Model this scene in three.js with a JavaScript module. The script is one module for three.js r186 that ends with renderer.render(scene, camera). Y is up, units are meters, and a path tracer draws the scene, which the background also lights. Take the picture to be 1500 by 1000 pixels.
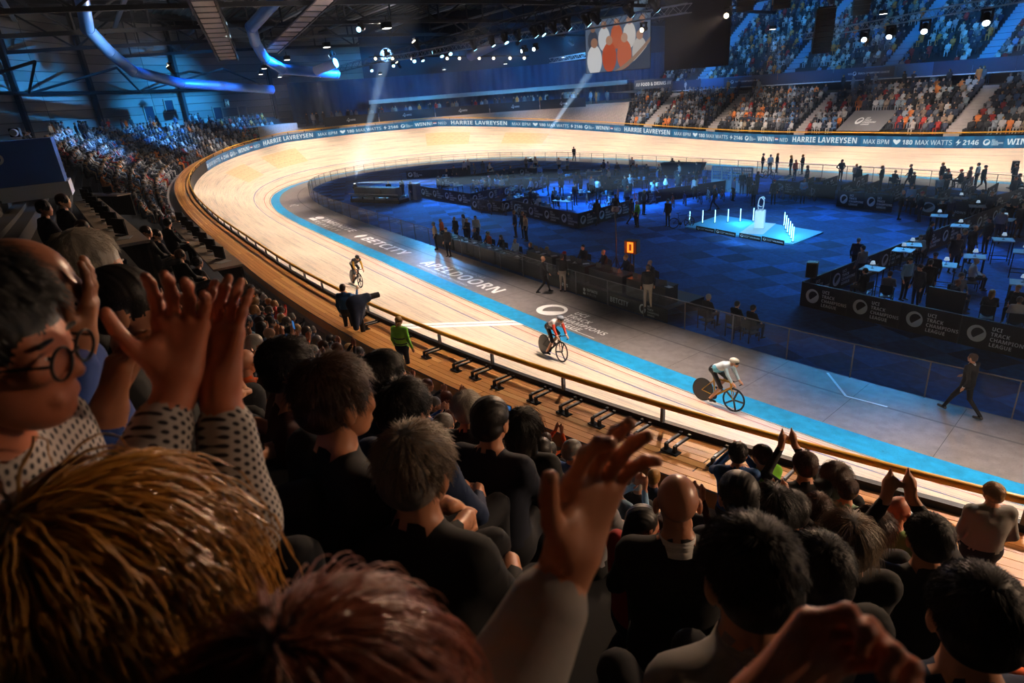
import * as THREE from 'three';
import { mergeGeometries, mergeVertices, toCreasedNormals } from 'three/addons/utils/BufferGeometryUtils.js';
import { RoundedBoxGeometry } from 'three/addons/geometries/RoundedBoxGeometry.js';
import { RectAreaLightUniformsLib } from 'three/addons/lights/RectAreaLightUniformsLib.js';

RectAreaLightUniformsLib.init();
// ---------------------------------------------------------------- camera, air, exposure
const scene = new THREE.Scene();
scene.background = new THREE.Color(0x000000);
const CAM = { x: 35.223, y: 8.761, z: 33.951, yaw: 1.0127, pitch: -0.3848, roll: -0.0787, f: 902.62 };
const camera = new THREE.PerspectiveCamera(2 * Math.atan(500 / CAM.f) * 180 / Math.PI, 1.5, 0.05, 400);
camera.position.set(CAM.x, CAM.y, CAM.z);
camera.rotation.set(CAM.pitch, CAM.yaw, CAM.roll, 'YXZ');
camera.focus = 6;
camera.userData.fStop = 4;
camera.updateMatrixWorld(true);
const renderer = new THREE.WebGLRenderer({ antialias: true });
renderer.toneMapping = THREE.LinearToneMapping;
renderer.toneMappingExposure = 1.0;
renderer.shadowMap.enabled = true;
scene.fog = new THREE.FogExp2(0xdfeaff, 0.0007);

// ---------------------------------------------------------------- small helpers
let seedState = 12345;
const rnd = () => { seedState = (seedState + 0x6d2b79f5) | 0; let t = Math.imul(seedState ^ (seedState >>> 15), 1 | seedState); t = (t + Math.imul(t ^ (t >>> 7), 61 | t)) ^ t; return ((t ^ (t >>> 14)) >>> 0) / 4294967296; };
const rr = (a, b) => a + (b - a) * rnd();
const pick = (a) => a[Math.floor(rnd() * a.length)];
const V = (x, y, z) => new THREE.Vector3(x, y, z);
const taken = new Map();
const numbered = (n) => { const k = taken.get(n) ?? 0; taken.set(n, k + 1); return k ? n + '_' + String(k).padStart(3, '0') : n; };
function tag(o, label, category, group) { o.userData.label = label; o.userData.category = category; if (group) o.userData.group = group; return o; }
function thing(name, label, category, pos = [0, 0, 0], turn = 0, group) {
  const o = new THREE.Group(); o.name = numbered(name); o.position.set(...pos); o.rotation.y = turn; scene.add(o); return tag(o, label, category, group);
}
function add(parent, name, geo, mat) { const m = new THREE.Mesh(geo, mat); m.castShadow = m.receiveShadow = true; m.name = parent === scene ? numbered(name) : name; parent.add(m); return m; }
function struct(name, geo, mat) { const m = add(scene, name, geo, mat); m.userData.kind = 'structure'; return m; }
function dup(root, pos, turn, label) { const r = root.clone(); r.userData = { ...root.userData }; r.name = numbered(root.name.replace(/_\d{3}$/, '')); r.position.set(...pos); r.rotation.y = turn; if (label) r.userData.label = label; scene.add(r); return r; }
const std = (color, roughness = 0.8, extra = {}) => new THREE.MeshStandardMaterial({ color, roughness, ...extra });
const lin = (r, g, b) => new THREE.Color().setRGB(r, g, b);
const box = (w, h, d, x = 0, y = 0, z = 0) => new THREE.BoxGeometry(w, h, d).translate(x, y, z);
const rbox = (w, h, d, r, x = 0, y = 0, z = 0) => new RoundedBoxGeometry(w, h, d, 2, r).translate(x, y, z);
const noIdx = (g) => (g.index ? g.toNonIndexed() : g);
function merge(list) { const l = list.map((g) => { g = noIdx(g); for (const k of Object.keys(g.attributes)) if (!['position', 'normal', 'uv'].includes(k)) g.deleteAttribute(k); if (!g.attributes.uv) g.setAttribute('uv', new THREE.BufferAttribute(new Float32Array(g.attributes.position.count * 2), 2)); return g; }); return mergeGeometries(l); }
function rod(a, b, r, seg = 6, r2 = r) {
  const d = b.clone().sub(a), L = d.length(), g = new THREE.CylinderGeometry(r2, r, L, seg);
  g.applyQuaternion(new THREE.Quaternion().setFromUnitVectors(V(0, 1, 0), d.normalize())); g.translate((a.x + b.x) / 2, (a.y + b.y) / 2, (a.z + b.z) / 2); return g;
}
function beam(a, b, w, h = w) {   // square bar from a to b
  const d = b.clone().sub(a), L = d.length(), g = new THREE.BoxGeometry(w, L, h);
  g.applyQuaternion(new THREE.Quaternion().setFromUnitVectors(V(0, 1, 0), d.normalize())); g.translate((a.x + b.x) / 2, (a.y + b.y) / 2, (a.z + b.z) / 2); return g;
}
function slab(a, b, width, thick) {   // level board from a to b: width across, thick upwards
  const X = b.clone().sub(a), L = X.length(); X.normalize(); const Z = X.clone().cross(V(0, 1, 0)).normalize(), Y = Z.clone().cross(X), g = new THREE.BoxGeometry(L, thick, width);
  g.applyMatrix4(new THREE.Matrix4().makeBasis(X, Y, Z)); g.translate((a.x + b.x) / 2, (a.y + b.y) / 2, (a.z + b.z) / 2); return g;
}
const tube = (pts, r, n = 24, seg = 6, closed = false) => new THREE.TubeGeometry(new THREE.CatmullRomCurve3(pts, closed), n, r, seg, closed);
// a photo pixel as a ray; at() meets it with a level plane, atDepth() goes along it
function rayOf(px, py) { return V((px - 750) / CAM.f, -(py - 500) / CAM.f, -1).applyEuler(camera.rotation); }
function at(px, py, y = 0) { const d = rayOf(px, py); return camera.position.clone().addScaledVector(d, (y - CAM.y) / d.y); }
function atDepth(px, py, depth) { return camera.position.clone().addScaledVector(rayOf(px, py), depth); }
const _pv = V(0, 0, 0), camInv = camera.matrixWorld.clone().invert();
function toPixel(p) { _pv.copy(p).applyMatrix4(camInv); const w = -_pv.z; return w > 0.05 ? [750 + CAM.f * _pv.x / w, 500 - CAM.f * _pv.y / w, w] : null; }
function noiseTex(size, fn, srgb = false) {
  const d = new Uint8Array(size * size * 4);
  for (let y = 0; y < size; y++) for (let x = 0; x < size; x++) { const c = fn(x / size, y / size, x, y), o = (y * size + x) * 4; d[o] = c[0]; d[o + 1] = c[1]; d[o + 2] = c[2]; d[o + 3] = 255; }
  const t = new THREE.DataTexture(d, size, size); t.wrapS = t.wrapT = THREE.RepeatWrapping; t.magFilter = THREE.LinearFilter; if (srgb) t.colorSpace = THREE.SRGBColorSpace; t.needsUpdate = true; return t;
}
// tiling value noise
function tileNoise(px, py, seed = 1) {
  const h = (x, y) => { let n = Math.imul(((x % px) + px) % px + 1, 374761393) ^ Math.imul(((y % py) + py) % py + 7, 668265263) ^ Math.imul(seed, 1442695041); n = Math.imul(n ^ (n >>> 13), 1274126177); return ((n ^ (n >>> 16)) >>> 0) / 4294967296; };
  return (u, v) => { const x = u * px, y = v * py, ix = Math.floor(x), iy = Math.floor(y); let fx = x - ix, fy = y - iy; fx = fx * fx * (3 - 2 * fx); fy = fy * fy * (3 - 2 * fy);
    return (h(ix, iy) * (1 - fx) + h(ix + 1, iy) * fx) * (1 - fy) + (h(ix, iy + 1) * (1 - fx) + h(ix + 1, iy + 1) * fx) * fy; };
}
function canvasTex(w, h, draw, repeat = false) {
  const c = document.createElement('canvas'); c.width = w; c.height = h; const g = c.getContext('2d'); draw(g, w, h);
  const t = new THREE.CanvasTexture(c); t.colorSpace = THREE.SRGBColorSpace; if (repeat) t.wrapS = t.wrapT = THREE.RepeatWrapping; return t;
}

// ---------------------------------------------------------------- the line of the track: datum line 250 m long
const TR = { S: 11.628, Lt: 47.189, L: 250, q: 1.684, bs: 11.513, bb: 41.409, bw: 0.86, wide: 6.95 };
const PATH = (() => {
  const Lb = TR.L / 2 - TR.S, n = 1200, ds = Lb / n, pts = [];
  const kap = (s) => Math.pow(Math.min(1, Math.min(s, Lb - s) / TR.Lt), TR.q);
  let sum = 0; for (let i = 0; i < n; i++) sum += (kap(i * ds) + kap((i + 1) * ds)) / 2 * ds;
  let th = 0, x = 0, z = 0; const bend = [[0, 0, 0, 0]];
  for (let i = 0; i < n; i++) { const t2 = th + (kap(i * ds) + kap((i + 1) * ds)) / 2 * ds * Math.PI / sum, m = (th + t2) / 2; x -= Math.cos(m) * ds; z -= Math.sin(m) * ds; th = t2; bend.push([x, z, th, kap((i + 1) * ds)]); }
  return { bend, n, ds, Lb, W: -z };
})();
function path(u) {                      // u metres along, from the near straight's right end towards the left bend; returns x, z, outward normal, bank share
  u = ((u % TR.L) + TR.L) % TR.L; const half = TR.L / 2, far = u >= half, s = far ? u - half : u, k = far ? -1 : 1;
  let x, z, th, f;
  if (s < TR.S) { x = TR.S / 2 - s; z = PATH.W / 2; th = 0; f = 0; }
  else { const g = (s - TR.S) / PATH.ds, i = Math.min(PATH.n - 1, Math.floor(g)), w = g - i, a = PATH.bend[i], b = PATH.bend[i + 1]; const m = (j) => a[j] + (b[j] - a[j]) * w; x = -TR.S / 2 + m(0); z = PATH.W / 2 + m(1); th = m(2); f = m(3); }
  return { x: x * k, z: z * k, nx: -Math.sin(th) * k, nz: Math.cos(th) * k, f, bank: (TR.bs + (TR.bb - TR.bs) * f) * Math.PI / 180 };
}
function onTrack(u, t, lift = 0) {      // t metres outward from the datum line, up the banking
  const p = path(u), h = t > 0 ? t * Math.cos(p.bank) : t, y = t > 0 ? t * Math.sin(p.bank) : 0, c = Math.cos(p.bank), s = t > 0 ? Math.sin(p.bank) : 0;
  return V(p.x + p.nx * (h - lift * s), y + lift * (t > 0 ? c : 1), p.z + p.nz * (h - lift * s));
}
const edgeY = (u) => TR.wide * Math.sin(path(u).bank);
function outside(u, d, y) { const p = path(u), h = TR.wide * Math.cos(p.bank) + d; return V(p.x + p.nx * h, y, p.z + p.nz * h); }   // y absolute
function uNear(x, z) { let b = 0, bd = 1e9; for (let u = 0; u < 250; u += 0.5) { const p = path(u), d = (p.x - x) ** 2 + (p.z - z) ** 2; if (d < bd) { bd = d; b = u; } } for (let u = b - 0.5; u < b + 0.5; u += 0.02) { const p = path(u), d = (p.x - x) ** 2 + (p.z - z) ** 2; if (d < bd) { bd = d; b = u; } } return b; }
function strip(u0, u1, du, rows, uvOf) {   // rows: functions u -> Vector3 across the strip; uvOf(u, k)
  const n = Math.max(1, Math.ceil((u1 - u0) / du)), m = rows.length, pos = [], uv = [], idx = [];
  for (let i = 0; i <= n; i++) { const u = u0 + (u1 - u0) * i / n; rows.forEach((r, k) => { const p = r(u); pos.push(p.x, p.y, p.z); const w = uvOf ? uvOf(u, k) : [u, k]; uv.push(w[0], w[1]); }); }
  for (let i = 0; i < n; i++) for (let k = 0; k < m - 1; k++) { const a = i * m + k, b = a + m; idx.push(a, b, a + 1, b, b + 1, a + 1); }
  const g = new THREE.BufferGeometry(); g.setAttribute('position', new THREE.Float32BufferAttribute(pos, 3)); g.setAttribute('uv', new THREE.Float32BufferAttribute(uv, 2)); g.setIndex(idx); g.computeVertexNormals(); return g;
}
function sharpStrip(u0, u1, du, rows, uvOf) { const gs = []; for (let k = 0; k < rows.length - 1; k++) gs.push(strip(u0, u1, du, [rows[k], rows[k + 1]], uvOf ? (u, j) => uvOf(u, k + j) : undefined)); return merge(gs); }

// ---------------------------------------------------------------- lamps of the hall
const lampMat = (r, g, b, i) => new THREE.MeshStandardMaterial({ color: 0x111111, emissive: lin(r, g, b), emissiveIntensity: i, roughness: 0.4 });
const blackMetal = std(0x0b0b0d, 0.5, { metalness: 0.3 });
const greyMetal = std(0x6d7178, 0.45, { metalness: 0.6 });
function spot(name, pos, target, color, intensity, angle, penumbra = 0.5, radius = 8) {
  const l = new THREE.SpotLight(color, intensity, 0, angle, penumbra); l.name = name; l.position.copy(pos); l.target.position.copy(target); l.castShadow = true; l.shadow.radius = radius; scene.add(l, l.target); return l;
}
// track floodlights: a ring of fittings that hangs under the roof, each aimed at its length of the boards
const FLOOD_HOUSING = merge([rbox(0.5, 0.28, 0.4, 0.04), box(0.04, 0.3, 0.04, 0, 0.28, 0)]), FLOOD_LENS = box(0.42, 0.02, 0.32, 0, -0.15, 0);
const floodGlow = lampMat(1, 0.93, 0.84, 5);
for (let k = 0; k < 26; k++) {
  const u = k * 250 / 26 + 3, p = onTrack(u, -1.5), tgt = onTrack(u, 3.2), pos = V(p.x, 12.3, p.z), farSide = k >= 4 && k <= 22;
  const t = thing('track_floodlight', 'white floodlight in the ring hung above the wooden boards', 'lamp', pos.toArray(), 0, 'floodlights hung above the track');
  add(t, 'housing', FLOOD_HOUSING, blackMetal); add(t, 'lens', FLOOD_LENS, floodGlow);
  spot('flood', pos.clone().setY(12.1), tgt, 0xffeadb, farSide ? 1080 : 1050, farSide ? 0.74 : 0.64, 0.6, 14);
}

// ---------------------------------------------------------------- track, apron, carpet
const woodTex = (() => {
  const n1 = tileNoise(6, 64, 3), n2 = tileNoise(40, 64, 5), n3 = tileNoise(3, 5, 9), N = 1024, rows = 48;
  const tone = []; for (let i = 0; i < rows; i++) { const c = []; let x = rnd(); for (let k = 0; k < 5; k++) c.push([x, rr(-1, 1)]), x += 0.2; tone.push(c); }
  return noiseTex(N, (u, v) => {
    const r = Math.floor(v * rows), seg = Math.floor(((u + tone[r][0][0]) % 1) * 5), t = tone[r][seg][1], edge = (v * rows) % 1;
    let k = 0.86 + 0.055 * t + 0.06 * (n1(u, v) - 0.5) + 0.05 * (n2(u, v) - 0.5) - 0.10 * Math.max(0, n3(u, v) - 0.55);
    if (edge < 0.07) k *= 0.86; if (t < -0.82) k *= 0.9;
    return [Math.min(255, 248 * k), Math.min(255, 226 * k * (1 - 0.015 * t)), Math.min(255, 196 * k * (1 - 0.03 * t))];
  }, true);
})();
const trackMat = std(0xffffff, 0.42, { map: woodTex });
const acrossT = [0, 0.06, 0.5, 1, 1.5, 2, 2.6, 3.2, 4, 4.8, 5.6, 6.3, 6.95];
struct('track_surface', strip(0, 250, 0.5, acrossT.map((t) => (u) => onTrack(u, t)), (u, k) => [u / 10, acrossT[k] / 1.92]), trackMat);
const bandLine = (name, t0, t1, mat, u0 = 0, u1 = 250, lift = 0.004) => { const ts = [t0, t1]; return struct(name, strip(u0, u1, 0.4, ts.map((t) => (u) => onTrack(u, t, lift)), (u, k) => [u, ts[k]]), mat); };
const n8 = tileNoise(24, 24, 21), n9 = tileNoise(120, 120, 22);
const speckTex = noiseTex(512, (u, v) => { const k = 205 + 34 * n8(u, v) + 14 * n9(u, v) - (n9(v, u) > 0.93 ? 30 : 0); return [k, k, k]; }, true);
struct('apron_floor', strip(0, 250, 0.6, [-6, -4, -2.7, -1.6, -0.86].map((t) => (u) => onTrack(u, t)), (u, k) => [u / 4, [-6, -4, -2.7, -1.6, -0.86][k] / 4]), std(0x8a817d, 0.36, { map: speckTex }));
struct('blue_band_floor', strip(0, 250, 0.5, [-0.86, -0.4, 0].map((t) => (u) => onTrack(u, t, 0.003)), (u, k) => [u / 4, k / 8]), std(0x1d9fd6, 0.4, { map: speckTex }));
bandLine('black_measuring_line', 0.08, 0.14, std(0x151515, 0.6));
bandLine('red_sprint_line', 0.62, 0.68, std(0xb5412c, 0.5));
bandLine('blue_stayer_line', 1.62, 1.68, std(0x27418f, 0.5));
bandLine('apron_seam_line', -2.76, -2.68, std(0x5f5a59, 0.5));
// expansion joints of the apron
{ const g = []; for (let u = 2; u < 250; u += 2.6) g.push(strip(u, u + 0.014, 0.02, [-3.9, -2.4, -0.87].map((t) => (v) => onTrack(v, t, 0.003)))); struct('apron_joint_lines', merge(g), std(0x4b4644, 0.7)); }
// finish line
const uFin = (() => { const p = at(772, 468.5); return uNear(p.x, p.z); })();
bandLine('finish_line_white', 0.0, 6.9, std(0xf2efe8, 0.45), uFin - 0.36, uFin - 0.03, 0.005);
bandLine('finish_line_white', 0.0, 6.9, std(0xf2efe8, 0.45), uFin + 0.03, uFin + 0.36, 0.005);
bandLine('finish_line_black', 0.0, 6.9, std(0x1a1a1a, 0.5), uFin - 0.03, uFin + 0.03, 0.005);
// paler cream quads laid over the boards of the left bend
for (const [u0, u1, t0, t1] of [[45.5, 50.5, 3.0, 5.6], [54, 59.5, 3.1, 5.7], [76, 81.5, 3.2, 5.7], [86, 92, 3.2, 5.7]]) bandLine('pale_quad', t0, t1, std(0xfff0cf, 0.42, { map: woodTex }), u0, u1, 0.004);
// white corner mark on the apron
{ const a = at(1212, 546), b = at(1239, 580), c = at(1300, 596); const q = (p, r) => { const d = r.clone().sub(p).setY(0).normalize(), n = V(-d.z, 0, d.x).multiplyScalar(0.035); const g = new THREE.BufferGeometry().setFromPoints([p.clone().add(n), p.clone().sub(n), r.clone().add(n), r.clone().add(n), p.clone().sub(n), r.clone().sub(n)].map((v) => v.setY(0.006))); g.computeVertexNormals(); return g; };
  struct('apron_white_mark_line', merge([q(a, b), q(b, c)]), std(0xeeeeee, 0.5, { side: THREE.DoubleSide })); }
// infield carpet with blue checks
const carpetTex = (() => { const a = tileNoise(8, 8, 31), b = tileNoise(90, 90, 32), tones = []; for (let i = 0; i < 64; i++) tones.push(rnd());
  return noiseTex(1024, (u, v) => { const i = Math.floor(u * 8), j = Math.floor(v * 8), t = tones[j * 8 + i], chk = (i + j) % 2; const k = (chk ? 0.7 + 0.28 * t : 0.9 + 0.32 * t) * (0.9 + 0.2 * b(u, v)) * (0.92 + 0.16 * a(u, v)); return [Math.min(255, 24 * k), Math.min(255, 84 * k), Math.min(255, 158 * k)]; }, true); })();
{ const pts = []; for (let u = 0; u < 250; u += 1) { const p = path(u); pts.push(new THREE.Vector2(p.x - p.nx * 3.98, p.z - p.nz * 3.98)); }
  const g = new THREE.ShapeGeometry(new THREE.Shape(pts)); g.rotateX(Math.PI / 2); const pos = g.attributes.position, uv = []; for (let i = 0; i < pos.count; i++) uv.push((pos.getX(i) * 0.94 + pos.getZ(i) * 0.34) / 11, (pos.getZ(i) * 0.94 - pos.getX(i) * 0.34) / 11);
  g.setAttribute('uv', new THREE.Float32BufferAttribute(uv, 2)); g.translate(0, 0.006, 0); const m = struct('floor', g, std(0xffffff, 0.95, { map: carpetTex, side: THREE.DoubleSide })); m.name = 'floor_infield_carpet'; }
struct('floor', new THREE.CircleGeometry(120, 64).rotateX(-Math.PI / 2).translate(0, -0.25, 0), std(0x26241f, 0.9));

// ---------------------------------------------------------------- lettering on the apron: flat print that follows the track
function apronText(name, u0, u1, t0, t1, w, h, draw) {   // u0 is where the text begins for a reader on the infield side
  const tex = canvasTex(w, h, (g) => { g.clearRect(0, 0, w, h); g.fillStyle = '#f4f2ee'; draw(g, w, h); });
  const mat = std(0xffffff, 0.5, { map: tex, transparent: true, polygonOffset: true, polygonOffsetFactor: -1 });
  const dir = u1 > u0 ? 1 : -1, geo = strip(Math.min(u0, u1), Math.max(u0, u1), 0.4, [t0, t1].map((t) => (u) => onTrack(u, t, 0.006)), (u, k) => [(u - u0) / (u1 - u0), k ? 0 : 1]);
  const m = struct(name, geo, mat); m.userData.kind = 'structure'; return m;
}

const uAt = (px, py, y = 0) => { const p = at(px, py, y); return uNear(p.x, p.z); };
function logoRing(g, x, y, r) {   // the round event emblem: a ring with a bright crescent and speed lines
  g.save(); g.translate(x, y); g.beginPath(); g.arc(0, 0, r, 0, 7); g.arc(r * 0.12, -r * 0.02, r * 0.68, 7, 0, true); g.fill('evenodd');
  g.beginPath(); g.arc(0, 0, r * 0.98, -0.5, 2.2); g.quadraticCurveTo(r * 0.25, r * 0.2, r * 0.86, -r * 0.48); g.fill();
  g.restore();
}
function leagueWords(g, x, y, s, lead = 1.0) { g.font = `bold ${s}px sans-serif`; g.textAlign = 'left'; ['UCI', 'TRACK', 'CHAMPIONS', 'LEAGUE'].forEach((w, i) => g.fillText(w, x, y + i * s * lead)); }
{ const T = (px1, py1, px2, py2) => { let a = uAt(px1, py1), b = uAt(px2, py2); if (b > 125) b -= 250; if (a > 125) a -= 250; return [a, b]; };
  let [a, b] = T(452, 318, 519, 340);
  apronText('apron_print_infinite_reality', a, b, -2.55, -1.05, 512, 160, (g) => { g.font = 'bold 84px sans-serif'; g.fillText('INFINITE', 130, 78); g.font = '58px sans-serif'; g.fillText('R E A L I T Y', 130, 146); g.beginPath(); g.arc(66, 50, 36, 0, 7); g.fill(); g.fillRect(30, 92, 80, 44); });
  [a, b] = T(512, 345, 604, 376);
  apronText('apron_print_betcity', a, b, -2.45, -1.25, 640, 130, (g) => { g.font = 'bold 120px sans-serif'; g.fillText('BETCITY', 110, 110); g.beginPath(); g.moveTo(60, 8); g.quadraticCurveTo(110, 60, 60, 122); g.quadraticCurveTo(8, 80, 60, 8); g.fill(); });
  [a, b] = T(612, 385, 742, 428);
  apronText('apron_print_apeldoorn', a, b, -2.6, -0.98, 768, 190, (g) => { g.font = '30px sans-serif'; g.fillText('COUNTRY ROUND 2 & 3', 190, 30); g.font = 'bold 124px sans-serif'; g.fillText('APELDOORN', 10, 140, 745); g.font = '27px sans-serif'; g.fillText('OMNISPORT APELDOORN - NETHERLANDS', 40, 180); });
  [a, b] = T(770, 452, 912, 500);
  apronText('apron_print_champions_league', a, b, -2.62, -0.95, 640, 210, (g) => { logoRing(g, 110, 90, 82); leagueWords(g, 225, 50, 52, 0.96); g.fillRect(230, 200, 300, 5); });
  apronText('apron_print_rings', uAt(418, 304), uAt(452, 296), -2.4, -1.3, 256, 100, (g) => { g.lineWidth = 12; g.strokeStyle = '#f4f2ee'; g.beginPath(); g.ellipse(70, 50, 52, 34, 0, 0, 7); g.stroke(); g.font = 'bold 60px sans-serif'; g.fillText('ENS', 120, 72); });
}

// ---------------------------------------------------------------- balustrade round the track
const yellow = std(0xd99a18, 0.35), blackPaint = std(0x0c0c0e, 0.55), deckWood = std(0xc98a45, 0.5), concrete = std(0x8d857c, 0.85), darkConcrete = std(0x8d857c, 0.9), paleConcrete = std(0xa9a09a, 0.85, { map: speckTex });
const RAIL = 1.27;
{ const pts = []; for (let u = 0; u < 250; u += 1) pts.push(outside(u, 0.06, edgeY(u) + RAIL)); struct('trim_yellow_handrail', new THREE.TubeGeometry(new THREE.CatmullRomCurve3(pts, true), 500, 0.055, 8, true), yellow); }
struct('trim_black_barrier', sharpStrip(0, 250, 0.6, [(u) => outside(u, 0.0, edgeY(u) - 0.1), (u) => outside(u, 0.0, edgeY(u) + RAIL - 0.3), (u) => outside(u, 0.1, edgeY(u) + RAIL - 0.3), (u) => outside(u, 0.1, edgeY(u) - 0.1)]), blackPaint);
// rail posts, near side
{ const g = merge([box(0.05, 0.26, 0.07, 0, 0.13, 0)]);
  for (let u = 200; u < 330; u += 2.15) { const p = outside(u, 0.085, edgeY(u) + RAIL - 0.3), q = path(u), m = tag(add(scene, 'rail_post', g, u > 303 ? blackMetal : greyMetal), 'steel post carrying the yellow handrail above the boards', 'post', 'posts of the yellow handrail'); m.position.copy(p); m.rotation.y = Math.atan2(q.nx, q.nz); } }
// LED ribbon: text repeats every 23.2 m
const ledTex = canvasTex(2048, 84, (g, w, h) => {
  const grd = '#0f6f9c'; g.fillStyle = grd; g.fillRect(0, 0, w, h); g.fillStyle = '#0b5b86'; for (let x = 0; x < w; x += 128) g.fillRect(x, 0, 64, h);
  g.fillStyle = '#e8f4f7'; const txt = (s, x, size, b = '') => { g.font = `${b} ${size}px sans-serif`; g.fillText(s, x, 62); };
  g.fillStyle = '#d86a50'; g.fillRect(12, 30, 34, 9); g.fillStyle = '#f4f4f4'; g.fillRect(12, 39, 34, 9); g.fillStyle = '#3d6bb0'; g.fillRect(12, 48, 34, 9); g.fillStyle = '#e8f4f7';
  txt('NED', 60, 46); txt('HARRIE LAVREYSEN', 190, 66, 'bold'); txt('MAX BPM', 850, 50); txt('180', 1165, 48, 'bold'); txt('MAX WATTS', 1260, 50); txt('2146', 1595, 48, 'bold');
  g.beginPath(); g.moveTo(1122, 64); g.bezierCurveTo(1070, 30, 1100, 12, 1122, 32); g.bezierCurveTo(1144, 12, 1174, 30, 1122, 64); g.fill();
  g.beginPath(); g.moveTo(1570, 18); g.lineTo(1548, 48); g.lineTo(1564, 46); g.lineTo(1556, 70); g.lineTo(1586, 38); g.lineTo(1568, 40); g.fill();
  logoRing(g, 1748, 44, 22); g.font = 'bold 12px sans-serif'; ['UCI', 'TRACK', 'CHAMPIONS', 'LEAGUE'].forEach((s, i) => g.fillText(s, 1778, 32 + i * 11)); txt('WINNER', 1870, 58, 'bold');
}, true);
const ledMat = new THREE.MeshStandardMaterial({ color: 0x101010, roughness: 0.35, emissive: 0xffffff, emissiveMap: ledTex, emissiveIntensity: 0.85 });
{ const uFlag = (() => { const p = V(-7.5, 0, -24); return uNear(p.x, p.z); })(), P = 23.2;
  struct('led_ribbon_display', strip(44, 205, 0.5, [(u) => outside(u, -0.03, edgeY(u) + 0.02), (u) => outside(u, -0.03, edgeY(u) + 0.98)], (u, k) => [(u - uFlag) / P * 1, k]), ledMat); }

// ---------------------------------------------------------------- stands: stepped rows that follow the track
const STEP = 0.8, RISE = 0.54, D0 = 2.05;
const rowD = (k) => D0 + STEP * k, rowY = (u, k) => edgeY(u) + 0.42 + RISE * k;
function tiers(name, u0, u1, k0, k1, mat, base = (u, k) => rowY(u, k), d0 = rowD, bench = true, cap = 99) {
  const rows = [];
  for (let k = k0; k < k1; k++) {
    const yk = (u) => Math.min(cap, base(u, k)), d = d0(k);
    rows.push((u) => outside(u, d, yk(u)));
    if (bench) { rows.push((u) => outside(u, d + 0.42, yk(u))); rows.push((u) => outside(u, d + 0.42, yk(u) + 0.40)); rows.push((u) => outside(u, d + STEP, yk(u) + 0.40)); }
    rows.push((u) => outside(u, d + STEP, yk(u)));
  }
  return struct(name, sharpStrip(u0, u1, 2.2, rows), mat);
}
const standMat = std(0x17181b, 0.85);
// near stand: front walk, then rows up to the gangway behind the camera
const NEAR0 = 203, NEAR1 = 250 + 47;
struct('stand_front_walk', sharpStrip(NEAR0, NEAR1, 1, [(u) => outside(u, 1.34, edgeY(u) + 0.9), (u) => outside(u, 1.34, edgeY(u) + 0.42), (u) => outside(u, D0, edgeY(u) + 0.42)]), paleConcrete);
tiers('near_stand_rows', NEAR0, NEAR1, 0, 11, standMat, (u, k) => Math.min(rowY(u, k), 7.4));
struct('near_stand_gangway', sharpStrip(NEAR0 - 6, NEAR1 + 14, 2, [(u) => outside(u, rowD(11), 7.4), (u) => outside(u, 18, 7.4)]), darkConcrete);
// the deck along the outside of the balustrade, laid in long planks
struct('deck_frame', sharpStrip(NEAR0, NEAR1 + 8, 1, [(u) => outside(u, 0.12, edgeY(u) + 0.84), (u) => outside(u, 1.33, edgeY(u) + 0.84), (u) => outside(u, 1.33, edgeY(u) + 0.5)]), std(0x4a3018, 0.7));
{ const deck = thing('timber_deck', 'long orange-brown timber ledge of narrow planks below the yellow handrail', 'deck');
  const tones = [0xc98a45, 0xbb7c39, 0xd49a55, 0xb27434].map((c) => std(c, 0.48));
  for (let s = 0; s < 15; s++) for (let k = 0; k < 8; k++) { const u0 = NEAR0 + 2 + s * 6.6 + (k % 2) * 2.1, d0 = 0.14 + k * 0.148, u1 = u0 + 6.58;
    add(deck, 'plank', sharpStrip(u0, u1, 1.4, [(u) => outside(u, d0, edgeY(u) + 0.84), (u) => outside(u, d0, edgeY(u) + 0.88), (u) => outside(u, d0 + 0.138, edgeY(u) + 0.88), (u) => outside(u, d0 + 0.138, edgeY(u) + 0.84)]), pick(tones)); }
  for (let s = 0; s < 15; s++) { const u0 = NEAR0 + 2 + s * 6.6; add(deck, 'fascia_plank', sharpStrip(u0, u0 + 6.57, 1.4, [(u) => outside(u, 1.36, edgeY(u) + 0.88), (u) => outside(u, 1.36, edgeY(u) + 0.62)].reverse()), pick(tones)); }
}
// left stand round the bend
tiers('left_stand_rows', NEAR1, 250 + 62, 0, 12, standMat, (u, k) => Math.min(rowY(u, k), 7.4));
// concourse behind the left bend and on to the far stand
const CON = 6.25;
struct('concourse_floor', sharpStrip(60, 102, 1.5, [(u) => outside(u, 0.1, edgeY(u) + 0.2), (u) => outside(u, 1.5, CON - 0.35), (u) => outside(u, 1.5, CON), (u) => outside(u, 17, CON)]), paleConcrete);
// end block and steps where the left stand stops
struct('stand_end_wall', sharpStrip(56.4, 61.5, 0.8, [(u) => outside(u, 0.8, edgeY(u) + 0.3), (u) => outside(u, 0.8, 6.9), (u) => outside(u, 3.6, 6.9)]), paleConcrete);
{ const st = thing('concourse_steps', 'short flight of pale concrete steps beside the parapet wall', 'steps'); for (let i = 0; i < 6; i++) add(st, 'step', strip(61.6 + i * 0.5, 62.1 + i * 0.5, 0.5, [(u) => outside(u, 0.7, 6.7 - i * 0.17), (u) => outside(u, 2.2, 6.7 - i * 0.17)]), paleConcrete);
  add(st, 'handrail', tube([0, 1, 2, 3, 4].map((i) => outside(61.6 + i * 0.8, 0.75, 7.6 - i * 0.27)), 0.025, 12, 5), blackMetal); for (let i = 0; i < 4; i++) add(st, 'post', rod(outside(61.6 + i, 0.75, 6.6 - i * 0.34), outside(61.6 + i, 0.75, 7.6 - i * 0.34), 0.022), blackMetal); }
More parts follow.
